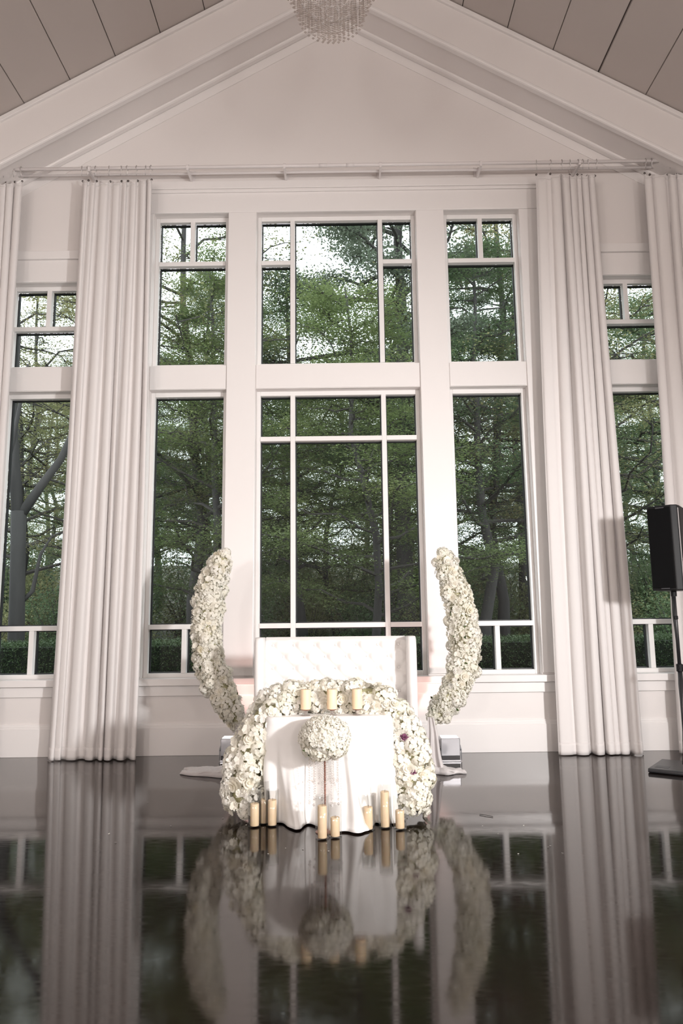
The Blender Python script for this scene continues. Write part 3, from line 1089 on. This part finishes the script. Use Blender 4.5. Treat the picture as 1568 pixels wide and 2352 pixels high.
def garland(root, pts3, radii, n_bl, kinds_, size, seed, n_leaf=24, origin=(0, 0, 0), filler=2500, core=True, zmin=None):
    """blossoms packed around a curved core; pts3 in world space, root at origin"""
    rng = np.random.default_rng(seed)
    O = Vector(origin)
    path = [p - O for p in catmull(pts3, 80)]
    rr = [p.x for p in catmull([(r, 0, 0) for r in radii], 80)]
    if core:
        MB().tube(path, [r * .72 for r in rr], 10).build('core', M['foam'], root, True)
    seglen = [(path[i + 1] - path[i]).length for i in range(80)]
    wgt = np.array([l * max(.05, (rr[i] + rr[i + 1]) / 2) for i, l in enumerate(seglen)])
    cw = np.concatenate([[0], np.cumsum(wgt)]) / wgt.sum()

    def at(s_):
        i = min(int(np.searchsorted(cw, s_, side='right')) - 1, 79)
        t = (s_ - cw[i]) / (cw[i + 1] - cw[i])
        p = path[i].lerp(path[i + 1], t)
        return p, (path[i + 1] - path[i]).normalized(), rr[i] * (1 - t) + rr[i + 1] * t

    def surf(s_, ang, k):
        p, t, r = at(s_)
        a = t.cross(Vector((0, 1, 0)))
        if a.length < .2:
            a = t.cross(Vector((1, 0, 0)))
        a.normalize()
        b_ = t.cross(a)
        d = a * math.cos(ang) + b_ * math.sin(ang)
        q = p + d * r * k
        return q, (d + t * rng.normal() * .25).normalized()
    for k in range(n_bl):
        s_ = (k + .5) / n_bl
        q, d = surf(s_, k * 2.39996 + rng.normal() * .2, rng.uniform(.80, 1.0))
        if zmin is not None and q.z + O.z < zmin:
            q.z = zmin - O.z + rng.uniform(0, .03)
        kd = kinds_[int(rng.integers(len(kinds_)))]
        data = BL[kd][int(rng.integers(len(BL[kd])))]
        put('blossom', data, root, q - d * .035 * size * (kd == 'hyd'), d, rng.uniform(0, 6.28), size * rng.uniform(.82, 1.2))
    for e, sg in ((0, -1), (1, 1)):      # close both ends
        p, t, r = at(.001 if e == 0 else .999)
        for k in range(7):
            d = (t * sg + Vector(rng.normal(size=3) * .6)).normalized()
            q = p + d * r * .6
            if zmin is not None and q.z + O.z < zmin:
                continue
            put('blossom', BL[kinds_[0]][0], root, q, d, rng.uniform(0, 6.28), size * rng.uniform(.75, 1))
    for k in range(n_leaf):
        q, d = surf(rng.random(), rng.uniform(0, 6.28), rng.uniform(.95, 1.08))
        if zmin is not None and q.z + O.z < zmin:
            continue
        put('leaf', LEAF, root, q, (d + Vector(rng.normal(size=3))).normalized(), rng.uniform(0, 6.28), rng.uniform(.5, .95))
    if filler:
        mb_ = MB()
        for k in range(filler):
            q, d = surf(rng.random(), rng.uniform(0, 6.28), rng.uniform(.9, 1.12))
            if zmin is not None and q.z + O.z < zmin:
                continue
            petal_fan(mb_, q, d + Vector(rng.normal(size=3) * .6), rng.uniform(.006, .013), 3, .3, rng, .6)
        mb_.build('filler_florets', M['gyp'], root)['kind'] = 'stuff'
    return path


def arc(label, pts, base, seed):
    o = pts[-1]
    root = empty('floral_arc', base, label, 'flower arc', 'pair of curved floral arcs flanking the settee')
    B = Vector(base)
    garland(root, pts, [.075, .105, .125, .135, .138, .138, .132, .122, .105, .07], 270, ['hyd', 'hyd', 'big', 'ruf', 'orc'], .92, seed, 26, base, 3600)
    tail = catmull([Vector(pts[0]) - B, Vector(pts[3]) - B, Vector(pts[5]) - B, Vector(pts[-1]) - B, (Vector(pts[-1]) - B) * .45 + Vector((0, 0, -.02)), (0, 0, .01)], 40)
    MB().tube(tail, .012, 8).build('frame', M['rod'], root, True)
    bevel(MB().box(-.2, .2, -.16, .16, 0, .012).build('base_plate', M['rod'], root), .004)
    return root


YA = -.97
arc('tall curved arc of white flowers left of the settee',
    [(-1.165, YA, 2.10), (-1.20, YA, 2.02), (-1.285, YA, 1.84), (-1.32, YA, 1.62), (-1.333, YA, 1.40), (-1.315, YA, 1.16), (-1.25, YA, .93), (-1.15, YA, .72), (-1.06, YA, .56), (-1.02, YA, .47)],
    (-.80, YA, 0), 31)
arc('tall curved arc of white flowers right of the settee',
    [(1.06, YA, 2.08), (1.085, YA, 1.98), (1.155, YA, 1.77), (1.21, YA, 1.55), (1.235, YA, 1.33), (1.235, YA, 1.12), (1.19, YA, .90), (1.10, YA, .71), (.98, YA, .56), (.92, YA, .50)],
    (.80, YA, 0), 32)

tg = empty('table_garland', (-.07, -2.3, 0), 'thick white flower garland arched over the table down to the floor', 'garland')
GP = [(-0.701, -2.66, 0.08), (-0.696, -2.66, 0.25), (-0.676, -2.65, 0.419), (-0.621, -2.63, 0.588), (-0.542, -2.61, 0.724), (-0.395, -2.58, 0.842), (-0.229, -2.56, 0.844), (-0.062, -2.555, 0.849), (0.122, -2.56, 0.847), (0.272, -2.58, 0.842), (0.401, -2.61, 0.714), (0.478, -2.63, 0.561), (0.527, -2.66, 0.408), (0.531, -2.68, 0.241), (0.511, -2.68, 0.073)]
garland(tg, GP, [.135, .14, .14, .135, .125, .105, .095, .092, .095, .105, .125, .135, .135, .135, .125], 290, ['big', 'ruf', 'big', 'orc'], 1.1, 41, 20, (-.07, -2.3, 0), 1500, zmin=.045)
for (x, y, z, nx) in ((.475, -2.765, .585, .1), (.53, -2.80, .345, -.1), (.495, -2.765, .57, .2)):
    put('purple_blossom', purple_d, tg, (x + .07, y + 2.3, z), (nx, -1, .2), 1.0, .9)

# ------------------------------------------------------------------ settee
SX, SY = -.037, -1.5           # middle, front face of the back
set_ = empty('tufted_settee', (SX, SY, 0), 'white tufted high-back settee behind the flower table', 'settee')
HW, ZT, ZB = .725, 1.30, .34
tufts = []
for r in range(8):
    z = 1.225 - r * .104
    if z < .5:
        break
    xs_ = [-.575 + .192 * k for k in range(7)] if r % 2 == 0 else [-.479 + .192 * k for k in range(6)]
    tufts += [(x, z) for x in xs_]
T = np.array(tufts)


def back_pt(u, v):
    x = -.64 + 1.28 * u
    z = ZB + (ZT - ZB) * v
    dx, dz = T[:, 0] - x, T[:, 1] - z
    d2 = dx * dx + dz * dz
    dip = float(np.sum(np.exp(-d2 / .0010))) * .026
    # diagonal creases between neighbouring tufts
    p, q = (x / .192 + (z - 1.225) / .208), (x / .192 - (z - 1.225) / .208)
    off = .575 / .192
    cr = min(abs(((p + off) % 1 + .5) % 1 - .5), abs(((q + off) % 1 + .5) % 1 - .5))
    inside = .5 < z < 1.26
    if inside:
        dip += .0095 * math.exp(-(cr / .10) ** 2)
    edge = min(1, (ZT - z) / .05)
    bulge = .05 * math.sin(min(1, max(0, edge)) * PI / 2)
    return (x, -bulge + dip, z)


mb = MB().grid(back_pt, 150, 110)
tback = mb.build('tufted_back', M['leather'], set_, True)
bevel(MB().box(-HW + .01, HW - .01, .0, .11, .12, ZT - .006).build('back_frame', M['leather'], set_, False), .03, 4)
for s in (-1, 1):
    # wing: rounded upright curving forward at each side
    prof = []
    wing = MB()
    xo = s * HW
    xi = s * (HW - .085)
    out = []
    for k in range(9):
        a = PI * k / 8
        out.append((s * (HW - .0425) + s * .0425 * math.cos(a), -.20 - .0425 * math.sin(a)))
    sec = [(xo, .11)] + out + [(xi, .0)]
    zl = [.12, .3, .62, .95, 1.20, 1.265, 1.292, 1.30]
    kk = [1, 1, 1, 1, 1, .965, .90, .80]
    cx, cy = s * (HW - .0425), -.06
    vv, ff = [], []
    ns = len(sec)
    for z, q in zip(zl, kk):
        fwd = 1.0 if z > .6 else 1.0
        for (x, y) in sec:
            vv.append((cx + (x - cx) * q, cy + (y - cy) * (q if z > 1.2 else 1) * fwd, z))
    for j in range(len(zl) - 1):
        for k in range(ns):
            ff.append((j * ns + k, j * ns + (k + 1) % ns, (j + 1) * ns + (k + 1) % ns, (j + 1) * ns + k))
    ff.append(tuple(range(ns)))
    ff.append(tuple(range((len(zl) - 1) * ns, len(zl) * ns)))
    wing.add(vv, ff).build('wing', M['leather'], set_, True)
    bevel(MB().box(min(xo, xi), max(xo, xi), -.55, -.2, .12, .62).build('armrest', M['leather'], set_), .035, 4)
bevel(MB().box(-HW + .09, HW - .09, -.58, -.02, .30, .47).build('seat_cushion', M['leather'], set_), .04, 4)
bevel(MB().box(-HW + .02, HW - .02, -.56, .08, .12, .30).build('seat_base', M['leather'], set_), .015, 2)
for x in (-.64, .64):
    for y in (-.50, .03):
        MB().lathe([(.018, 0), (.026, .12)], 10, (x, y, 0)).build('leg', M['blackmetal'], set_)
bd = MB().lathe([(.002, .008), (.009, .006), (.012, 0), (.009, -.004), (.003, -.006)], 10)
b0 = bd.build('button', M['leather'], tback, True)
for i, (x, z) in enumerate(tufts):
    o = b0 if i == 0 else copy_part(b0, tback)
    o.location = (x, -.024, z)
    o.rotation_euler = (PI / 2, 0, 0)

# ------------------------------------------------------------------ table and cloth
TX, TY = -.075, -2.47
HXT, HYT, TZ = .44, .33, .735
tb = empty('sweetheart_table', (TX, TY, 0), 'small table hidden under the floor length white cloth', 'table')
bevel(MB().box(-HXT, HXT, -HYT, HYT, TZ - .03, TZ).build('table_top', pmat('table_board', (.4, .3, .2), .6), tb), .01)
for sx in (-1, 1):
    for sy in (-1, 1):
        MB().lathe([(.016, 0), (.016, TZ - .03)], 10, (sx * (HXT - .07), sy * (HYT - .07), 0)).build('leg', M['blackmetal'], tb)


def rrect(t, hx, hy, r):
    """point and outward normal on a rounded rectangle, t in 0..1, starting at the back middle"""
    a, b_, q = 2 * (hx - r), 2 * (hy - r), PI * r / 2
    L = 2 * a + 2 * b_ + 4 * q
    s_ = (t % 1) * L
    segs = [('l', a / 2, (0, hy), (1, 0), (0, 1)), ('c', q, (hx - r, hy - r), PI / 2), ('l', b_, (hx, hy - r), (0, -1), (1, 0)), ('c', q, (hx - r, -hy + r), 0),
            ('l', a, (hx - r, -hy), (-1, 0), (0, -1)), ('c', q, (-hx + r, -hy + r), -PI / 2), ('l', b_, (-hx, -hy + r), (0, 1), (-1, 0)), ('c', q, (-hx + r, hy - r), -PI),
            ('l', a / 2 + 1e-6, (-hx + r, hy), (1, 0), (0, 1))]
    for sg in segs:
        if s_ <= sg[1]:
            if sg[0] == 'l':
                return (sg[2][0] + sg[3][0] * s_, sg[2][1] + sg[3][1] * s_), sg[4]
            an = sg[3] - s_ / r
            return (sg[2][0] + r * math.cos(an), sg[2][1] + r * math.sin(an)), (math.cos(an), math.sin(an))
        s_ -= sg[1]
    return (0, hy), (0, 1)


NP, NV = 300, 40
cv, cf = [], []
rows = []
cr_ = random.Random(5)
fold_k = [(7, .7, .6), (12, .8, 2.0), (19, .5, 4.2), (31, .15, 1.1)]
for j in range(NV + 1):
    for i in range(NP):
        t = i / NP
        (x, y), (nx, ny) = rrect(t, HXT + .012, HYT + .012, .07)
        if j < 6:          # the top, from the middle outwards
            q = j / 6
            cv.append((x * q, y * q, TZ + .006))
            continue
        v_ = (j - 6) / (NV - 6)
        fo = sum(a * math.sin(2 * PI * k * t + p) for k, a, p in fold_k)
        fo = math.copysign(abs(fo) ** .8, fo)
        fx = x + TX
        front = max(0, -ny)
        o_ = .012 + (.012 + .050 * front) * v_ ** 1.1 + (.018 + .030 * front) * fo * v_ ** .8
        o_ += front * (.17 * math.exp(-((fx - .06) / .13) ** 2) * v_ ** 1.5 + .05 * math.exp(-((fx + .30) / .10) ** 2) * v_ ** 2)
        o_ -= .055 * math.exp(-((fx + .48) / .10) ** 2) * max(0, v_ - .55) * 2
        tw = (.015 + .04 * front) * math.sin(2 * PI * 6 * t + 1.0 + 2.6 * v_) * v_
        z = TZ + .006 - .002 - v_ * (TZ - .006)
        if v_ < .02:
            o_ = .006
        if v_ > .93:       # break on the floor
            o_ += .25 * (v_ - .93) * (1 + .7 * math.sin(2 * PI * 17 * t))
        z = max(z, .006)
        cv.append((x + nx * o_ - ny * tw, y + ny * o_ + nx * tw, z))
for j in range(NV):
    for i in range(NP):
        cf.append((j * NP + i, j * NP + (i + 1) % NP, (j + 1) * NP + (i + 1) % NP, (j + 1) * NP + i))
tc_ = link_mesh('tablecloth', cv, cf, M['table_cloth'], None, True)
tc_.location = (TX, TY, 0)
solid(tc_, .004, 1)
tag(tc_, 'white floor length cloth draped in folds over the small table', 'tablecloth')

# ------------------------------------------------------------------ candles
CR = .031


def candle(label, loc, h, r=CR, group='floor candles'):
    c = empty('pillar_candle', loc, label, 'candle', group)
    MB().lathe([(r * .96, 0), (r, .004), (r, h - .004), (r * .93, h), (r * .7, h - .005), (.004, h - .008)], 24).build('wax', M['wax'], c, True)
    MB().tube([(0, 0, h - .01), (.001, 0, h + .004), (.003, 0, h + .012)], .0012, 5).build('wick', M['wick'], c)
    return c


def cylinder(label, loc, h, r=.047):
    g = MB().lathe([(.0, 0), (r - .001, 0), (r, .003), (r, h), (r - .003, h + .001), (r - .0035, h), (r - .0035, .010), (0, .009)], 28)
    o = g.build('glass_cylinder', M['clear'], None, True)
    o.location = loc
    return tag(o, label, 'glass cylinder', 'glass cylinders around the floor candles')


FC = [((-.605, -2.875), .150, .26, 'leftmost front candle on the floor by the left garland foot', 'glass around the leftmost front floor candle'),
      ((-.548, -2.80), .160, .30, 'candle tucked behind the leftmost floor candle', 'tall glass around the candle behind the leftmost one'),
      ((-.481, -2.862), .170, .25, 'candle third from the left, beside the cloth edge', 'glass around the floor candle beside the cloth edge'),
      ((-.115, -3.185), .205, .28, 'tall candle in front of the crystal flower stand', 'glass around the tall candle before the flower stand'),
      ((-.030, -3.150), .120, .22, 'short candle just right of the crystal flower stand', 'glass around the short candle beside the flower stand'),
      ((.198, -2.985), .145, .24, 'short candle third from the right in front of the cloth', 'glass around the third floor candle from the right'),
      ((.318, -2.935), .235, .30, 'tallest floor candle, second from the right', 'tall glass around the tallest floor candle'),
      ((.418, -2.975), .118, .23, 'short rightmost candle at the right garland foot', 'glass around the rightmost floor candle')]
for (x, y), h, gh, l1, l2 in FC:
    candle('ivory pillar ' + l1, (x, y, .0105), h)
    cylinder('clear ' + l2, (x, y, 0), gh)
for k, (x, w_) in enumerate(((-.248, 'left'), (-.052, 'middle'), (.136, 'right'))):
    hz = TZ + .010
    hd = empty('candle_holder', (x, -2.735, hz), 'crystal ball candle holder under the %s table candle' % w_, 'candle holder', 'crystal candle holders on the table')
    MB().lathe([(.035, 0), (.035, .004), (.008, .008), (.008, .012)], 18).build('foot', M['crystal'], hd)
    MB().lathe([(.004, .010), (.015, .016), (.018, .024), (.015, .032), (.004, .038)], 10).build('crystal_ball', M['crystal'], hd)
    MB().lathe([(.006, .036), (.034, .040), (.036, .044), (.03, .045)], 18).build('cup', M['rosegold'], hd)
    candle('ivory pillar candle, %s of three on the flower table' % w_, (x, -2.735, hz + .0455), .145, .038, 'candles on the table')

# ------------------------------------------------------------------ crystal stand with its flower ball
FX, FY = -.10, -3.02
st = empty('crystal_flower_stand', (FX, FY, 0), 'slender rose gold flower stand hung with crystal strands', 'flower stand')
MB().lathe([(.068, 0), (.068, .006), (.03, .012), (.012, .022), (.006, .03)], 24).build('base', M['rosegold'], st, True)
sm = MB()
for k in range(44):
    sm.lathe([(.003, -.0055), (.0075, -.002), (.0075, .002), (.003, .0055)], 8, (0, 0, .03 + .0105 * k))
sm.build('stem', M['rosegold'], st, True)
dish = MB().lathe([(.01, .50), (.09, .508), (.094, .514), (.01, .516)], 24).build('top_dish', M['rosegold'], st, True)
smb = MB()
for q in range(17):
    smb.bead((0, 0, -q * .0165), .0068)
smb.bead((0, 0, -.30), .012)
s0 = smb.build('bead_strand', M['crystal_clear'], dish)
smb = MB()
for q in range(9):
    smb.bead((0, 0, -q * .0165), .0068)
smb.bead((0, 0, -.16), .012)
s1 = smb.build('bead_strand', M['crystal_clear'], dish)
for k in range(22):
    src = s0 if k % 2 == 0 else s1
    o = src if k < 2 else copy_part(src, dish)
    a = 2 * PI * k / 22
    r = .112 if k % 2 == 0 else .09
    o.location = (r * math.cos(a), r * math.sin(a), .50)
fb = empty('flower_ball', (FX, FY, .51), 'round bouquet of white blossoms on the crystal stand', 'bouquet')
MB().lathe([(.03, -.02), (.11, .02), (.14, .10), (.12, .18), (.06, .23)], 16).build('core', M['foam'], fb, True)
rg = np.random.default_rng(77)
for k in range(92):
    t = (k + .5) / 92
    zc = 1 - 1.85 * t
    q = math.sqrt(max(0, 1 - zc * zc))
    d = Vector((q * math.cos(k * 2.4), q * math.sin(k * 2.4), zc))
    p = Vector((d.x * .165, d.y * .165, .105 + d.z * .145))
    kd = 'hyd' if d.z > .25 or k % 4 == 0 else ('big' if k % 2 else 'orc')
    put('blossom', BL[kd][k % len(BL[kd])], fb, p - d * (.03 + .02 * rg.random()), d, rg.uniform(0, 6), rg.uniform(.75, 1.15))
for k in range(12):
    d = Vector(rg.normal(size=3)).normalized()
    put('leaf', LEAF, fb, (d.x * .16, d.y * .16, .105 + d.z * .115), d + Vector(rg.normal(size=3)), rg.uniform(0, 6), .7)
gm_ = MB()
for k in range(2200):
    d = Vector(rg.normal(size=3)).normalized()
    if d.z < .1:
        d.z *= -1
    petal_fan(gm_, (d.x * .185, d.y * .185, .105 + d.z * .165), d + Vector(rg.normal(size=3) * .5), rg.uniform(.005, .009), 3, .3, rg)
gm_.build('filler_florets', M['gyp'], fb)['kind'] = 'stuff'

# ------------------------------------------------------------------ tulle at the feet of the arcs


def tulle(label, top, pool, seed):
    rng = np.random.default_rng(seed)
    ph = rng.uniform(0, 6, 8)
    root = empty('tulle_drape', (top[0], top[1], 0), label, 'fabric', 'white tulle at the feet of the arcs')

    def hang(u, v):
        a = (u - .5)
        wd = .06 + .13 * v
        x = a * wd + .006 * math.sin(7 * v + ph[0]) + pool[0] * .08 * v * v
        y = -.018 * math.sin(u * 13 + ph[1]) * (.5 + v) - .04 * v
        return (x, y, top[2] * (1 - v) + .012)
    mb_ = MB().grid(hang, 40, 16)
    solid(mb_.build('hanging_length', M['tulle'], root, True), .002)

    def flat(u, v):
        # a crumpled tongue of fabric lying on the floor
        wd = pool[2] * (math.sin(PI * min(1, u * .62 + .25)) ** .8) * (1 - .25 * u)
        x = pool[0] * u + .03 * math.sin(7 * v + ph[2]) * u
        y = pool[1] * u + (v - .5) * wd + .02 * math.sin(9 * u + ph[3] + 4 * v)
        z = .008 + .032 * (1 - .6 * u) * abs(math.sin(11 * v + 3 * u + ph[4])) + .014 * abs(math.sin(23 * v + 9 * u + ph[5])) + .02 * abs(math.sin(8 * u + ph[6])) * (1 - u)
        if v in (0, 1) or u == 1:
            z = .005
        return (x, y - .04, z)
    mb_ = MB().grid(flat, 48, 34)
    solid(mb_.build('pooled_end', M['tulle'], root, True), .002, 1)
    return root


tulle('white tulle pooled on the floor beneath the left floral arc', (-.99, -1.02, .46), (-.54, .12, .42), 3)
tulle('white tulle hanging from the right floral arc to the floor', (.875, -1.04, .50), (.28, -.02, .24), 4)

# ------------------------------------------------------------------ uplights
for x, y, w_ in ((1.125, -.45, 'right'), (-1.17, -.33, 'left')):
    u = empty('uplight', (x, y, 0), 'silver uplight box on the floor behind the %s garland' % ('left' if w_ == 'left' else 'right'), 'uplight', 'silver uplights by the wall')
    hs = bevel(MB().box(-.10, .10, -.09, .09, .055, .235).build('housing', M['box'], u), .008)
    bevel(MB().box(-.094, .094, -.086, .086, .02, .055).build('base_band', M['boxdark'], u), .004)
    bevel(MB().box(-.104, .104, -.095, .095, .0, .02).build('foot_plate', M['box'], u), .003)
    MB().box(-.085, .085, -.075, .075, .236, .240).build('lens', M['lens'], hs)
    for s in (-1, 1):
        MB().tube([(s * .10, 0, .11), (s * .118, 0, .11)], .016, 10).build('tilt_knob', M['boxdark'], hs)
        MB().tube([(s * .112, -.06, .01), (s * .112, -.06, .12), (s * .112, 0, .15), (s * .112, .06, .12), (s * .112, .06, .01)], .005, 6).build('yoke', M['box'], u)
    lamp('uplight_lamp', 'SPOT', (x, y, .27), 26, (1, .62, .56), .06, (x * .55, -.02, 1.2), spot_size=math.radians(95), spot_blend=.9)

# ------------------------------------------------------------------ loudspeaker on its stand
PX, PY = 3.285, -1.115
ANG = math.atan2(.47, .34)      # direction of the plate's long edge
sp = empty('speaker_stand', (PX, PY, 0), 'black speaker pole on a square floor plate', 'speaker stand')
sp.rotation_euler = (0, 0, ANG)
h = .29
pl = MB().prism([(-h, .012), (-h + .006, .003), (h - .006, .003), (h, .012), (h, .03), (h - .012, .04), (-h + .012, .04), (-h, .03)], -h, h)
plate_ = bevel(pl.build('floor_plate', M['blackmetal'], sp), .004)
for sx in (-1, 1):
    for sy in (-1, 1):
        MB().lathe([(.018, 0), (.018, .004)], 10, (sx * .25, sy * .25, 0)).build('rubber_foot', M['black'], plate_)
MB().box(-.20, -.10, .13, .25, .040, .0415).build('plate_label', M['plate'], plate_)
MB().tube([(0, 0, .04), (0, 0, .95)], .0225, 14).build('lower_tube', M['blackmetal'], sp, True)
MB().tube([(0, 0, .93), (0, 0, 1.76)], .0175, 14).build('upper_tube', M['blackmetal'], sp, True)
MB().lathe([(.024, .92), (.031, .925), (.031, .99), (.024, .995)], 14).build('collar', M['black'], sp)
MB().tube([(-.02, 0, .955), (-.055, 0, .955)], .009, 8).build('clamp_knob', M['black'], sp)
MB().lathe([(.02, 1.42), (.023, 1.425), (.023, 1.45), (.02, 1.455)], 12).build('band', M['black'], sp)
MB().tube([(.03, .02, 1.75), (.045, .03, 1.45), (.026, .012, 1.1), (.05, .03, .8), (.034, .02, .45), (.07, .04, .2), (.05, .05, .045)], .006, 6).build('cable', M['black'], sp, True)
ls = empty('loudspeaker', (PX, PY, 1.70), 'tall black loudspeaker on the pole at the right edge', 'loudspeaker')
ls.rotation_euler = (0, 0, ANG - PI / 2 - .12)
# plan outline: grille at -y, sides taper to the back
W2, DF, DBK = .14, -.17, .20
plan = [(-W2, DF), (W2 - .05, DF), (W2, DF + .035), (W2, DF + .10), (W2 - .03, DBK - .05), (W2 - .08, DBK), (-W2 + .08, DBK), (-W2 + .03, DBK - .05), (-W2, DF + .10)]
n = len(plan)
HS = .83
v = [(x, y, 0) for x, y in plan] + [(x, y, HS) for x, y in plan]
f = [tuple(range(n - 1, -1, -1)), tuple(range(n, 2 * n))] + [(i, (i + 1) % n, n + (i + 1) % n, n + i) for i in range(n)]
cab = bevel(link_mesh('cabinet', v, f, M['black'], ls), .008)
bevel(MB().box(-W2 + .01, W2 - .055, DF - .012, DF + .004, .022, HS - .022).build('grille', M['grille'], ls), .006)
MB().box(W2 - .004, W2 + .003, DF + .045, DF + .062, .03, HS - .03).build('edge_strip', M['silver'], cab)
for k in range(3):
    MB().box(W2 - .035 - .012 * k, W2 - .01 - .014 * k, DF + .12 + .05 * k, DF + .15 + .05 * k, .05, HS - .05).build('side_rib', M['black'], cab)
MB().box(-.05, .03, DF - .0135, DF - .011, HS - .018 - .012, HS - .018).build('badge', M['plate'], cab)
MB().box(-.05, .03, DF - .0135, DF - .011, .012, .022).build('badge', M['plate'], cab)
MB().lathe([(.028, .0), (.028, .06)], 14, (0, 0, -.055)).build('pole_socket', M['black'], ls)
MB().tube([(-.06, .04, HS), (-.06, .04, HS + .012), (.04, .04, HS + .012), (.04, .04, HS)], .008, 6).build('top_handle', M['black'], ls)

# ------------------------------------------------------------------ bits fallen on the floor
rg = np.random.default_rng(5)
mb = MB()
for k in range(46):
    x, y = rg.uniform(-1.6, 1.5), rg.uniform(-3.6, -.6)
    petal_fan(mb, (x, y, .004), (rg.normal() * .2, rg.normal() * .2, 1), rg.uniform(.004, .009), 3, .15, rg)
tag(mb.build('fallen_petals', M['gyp']), 'tiny white petals scattered over the dark floor', 'petals', kind='stuff')
tw = MB().tube([(1.035, -2.615, .004), (1.08, -2.645, .006), (1.122, -2.68, .004)], .0025, 5).build('fallen_twig', M['twig'])
tag(tw, 'thin twig lying on the floor right of the flowers', 'twig')
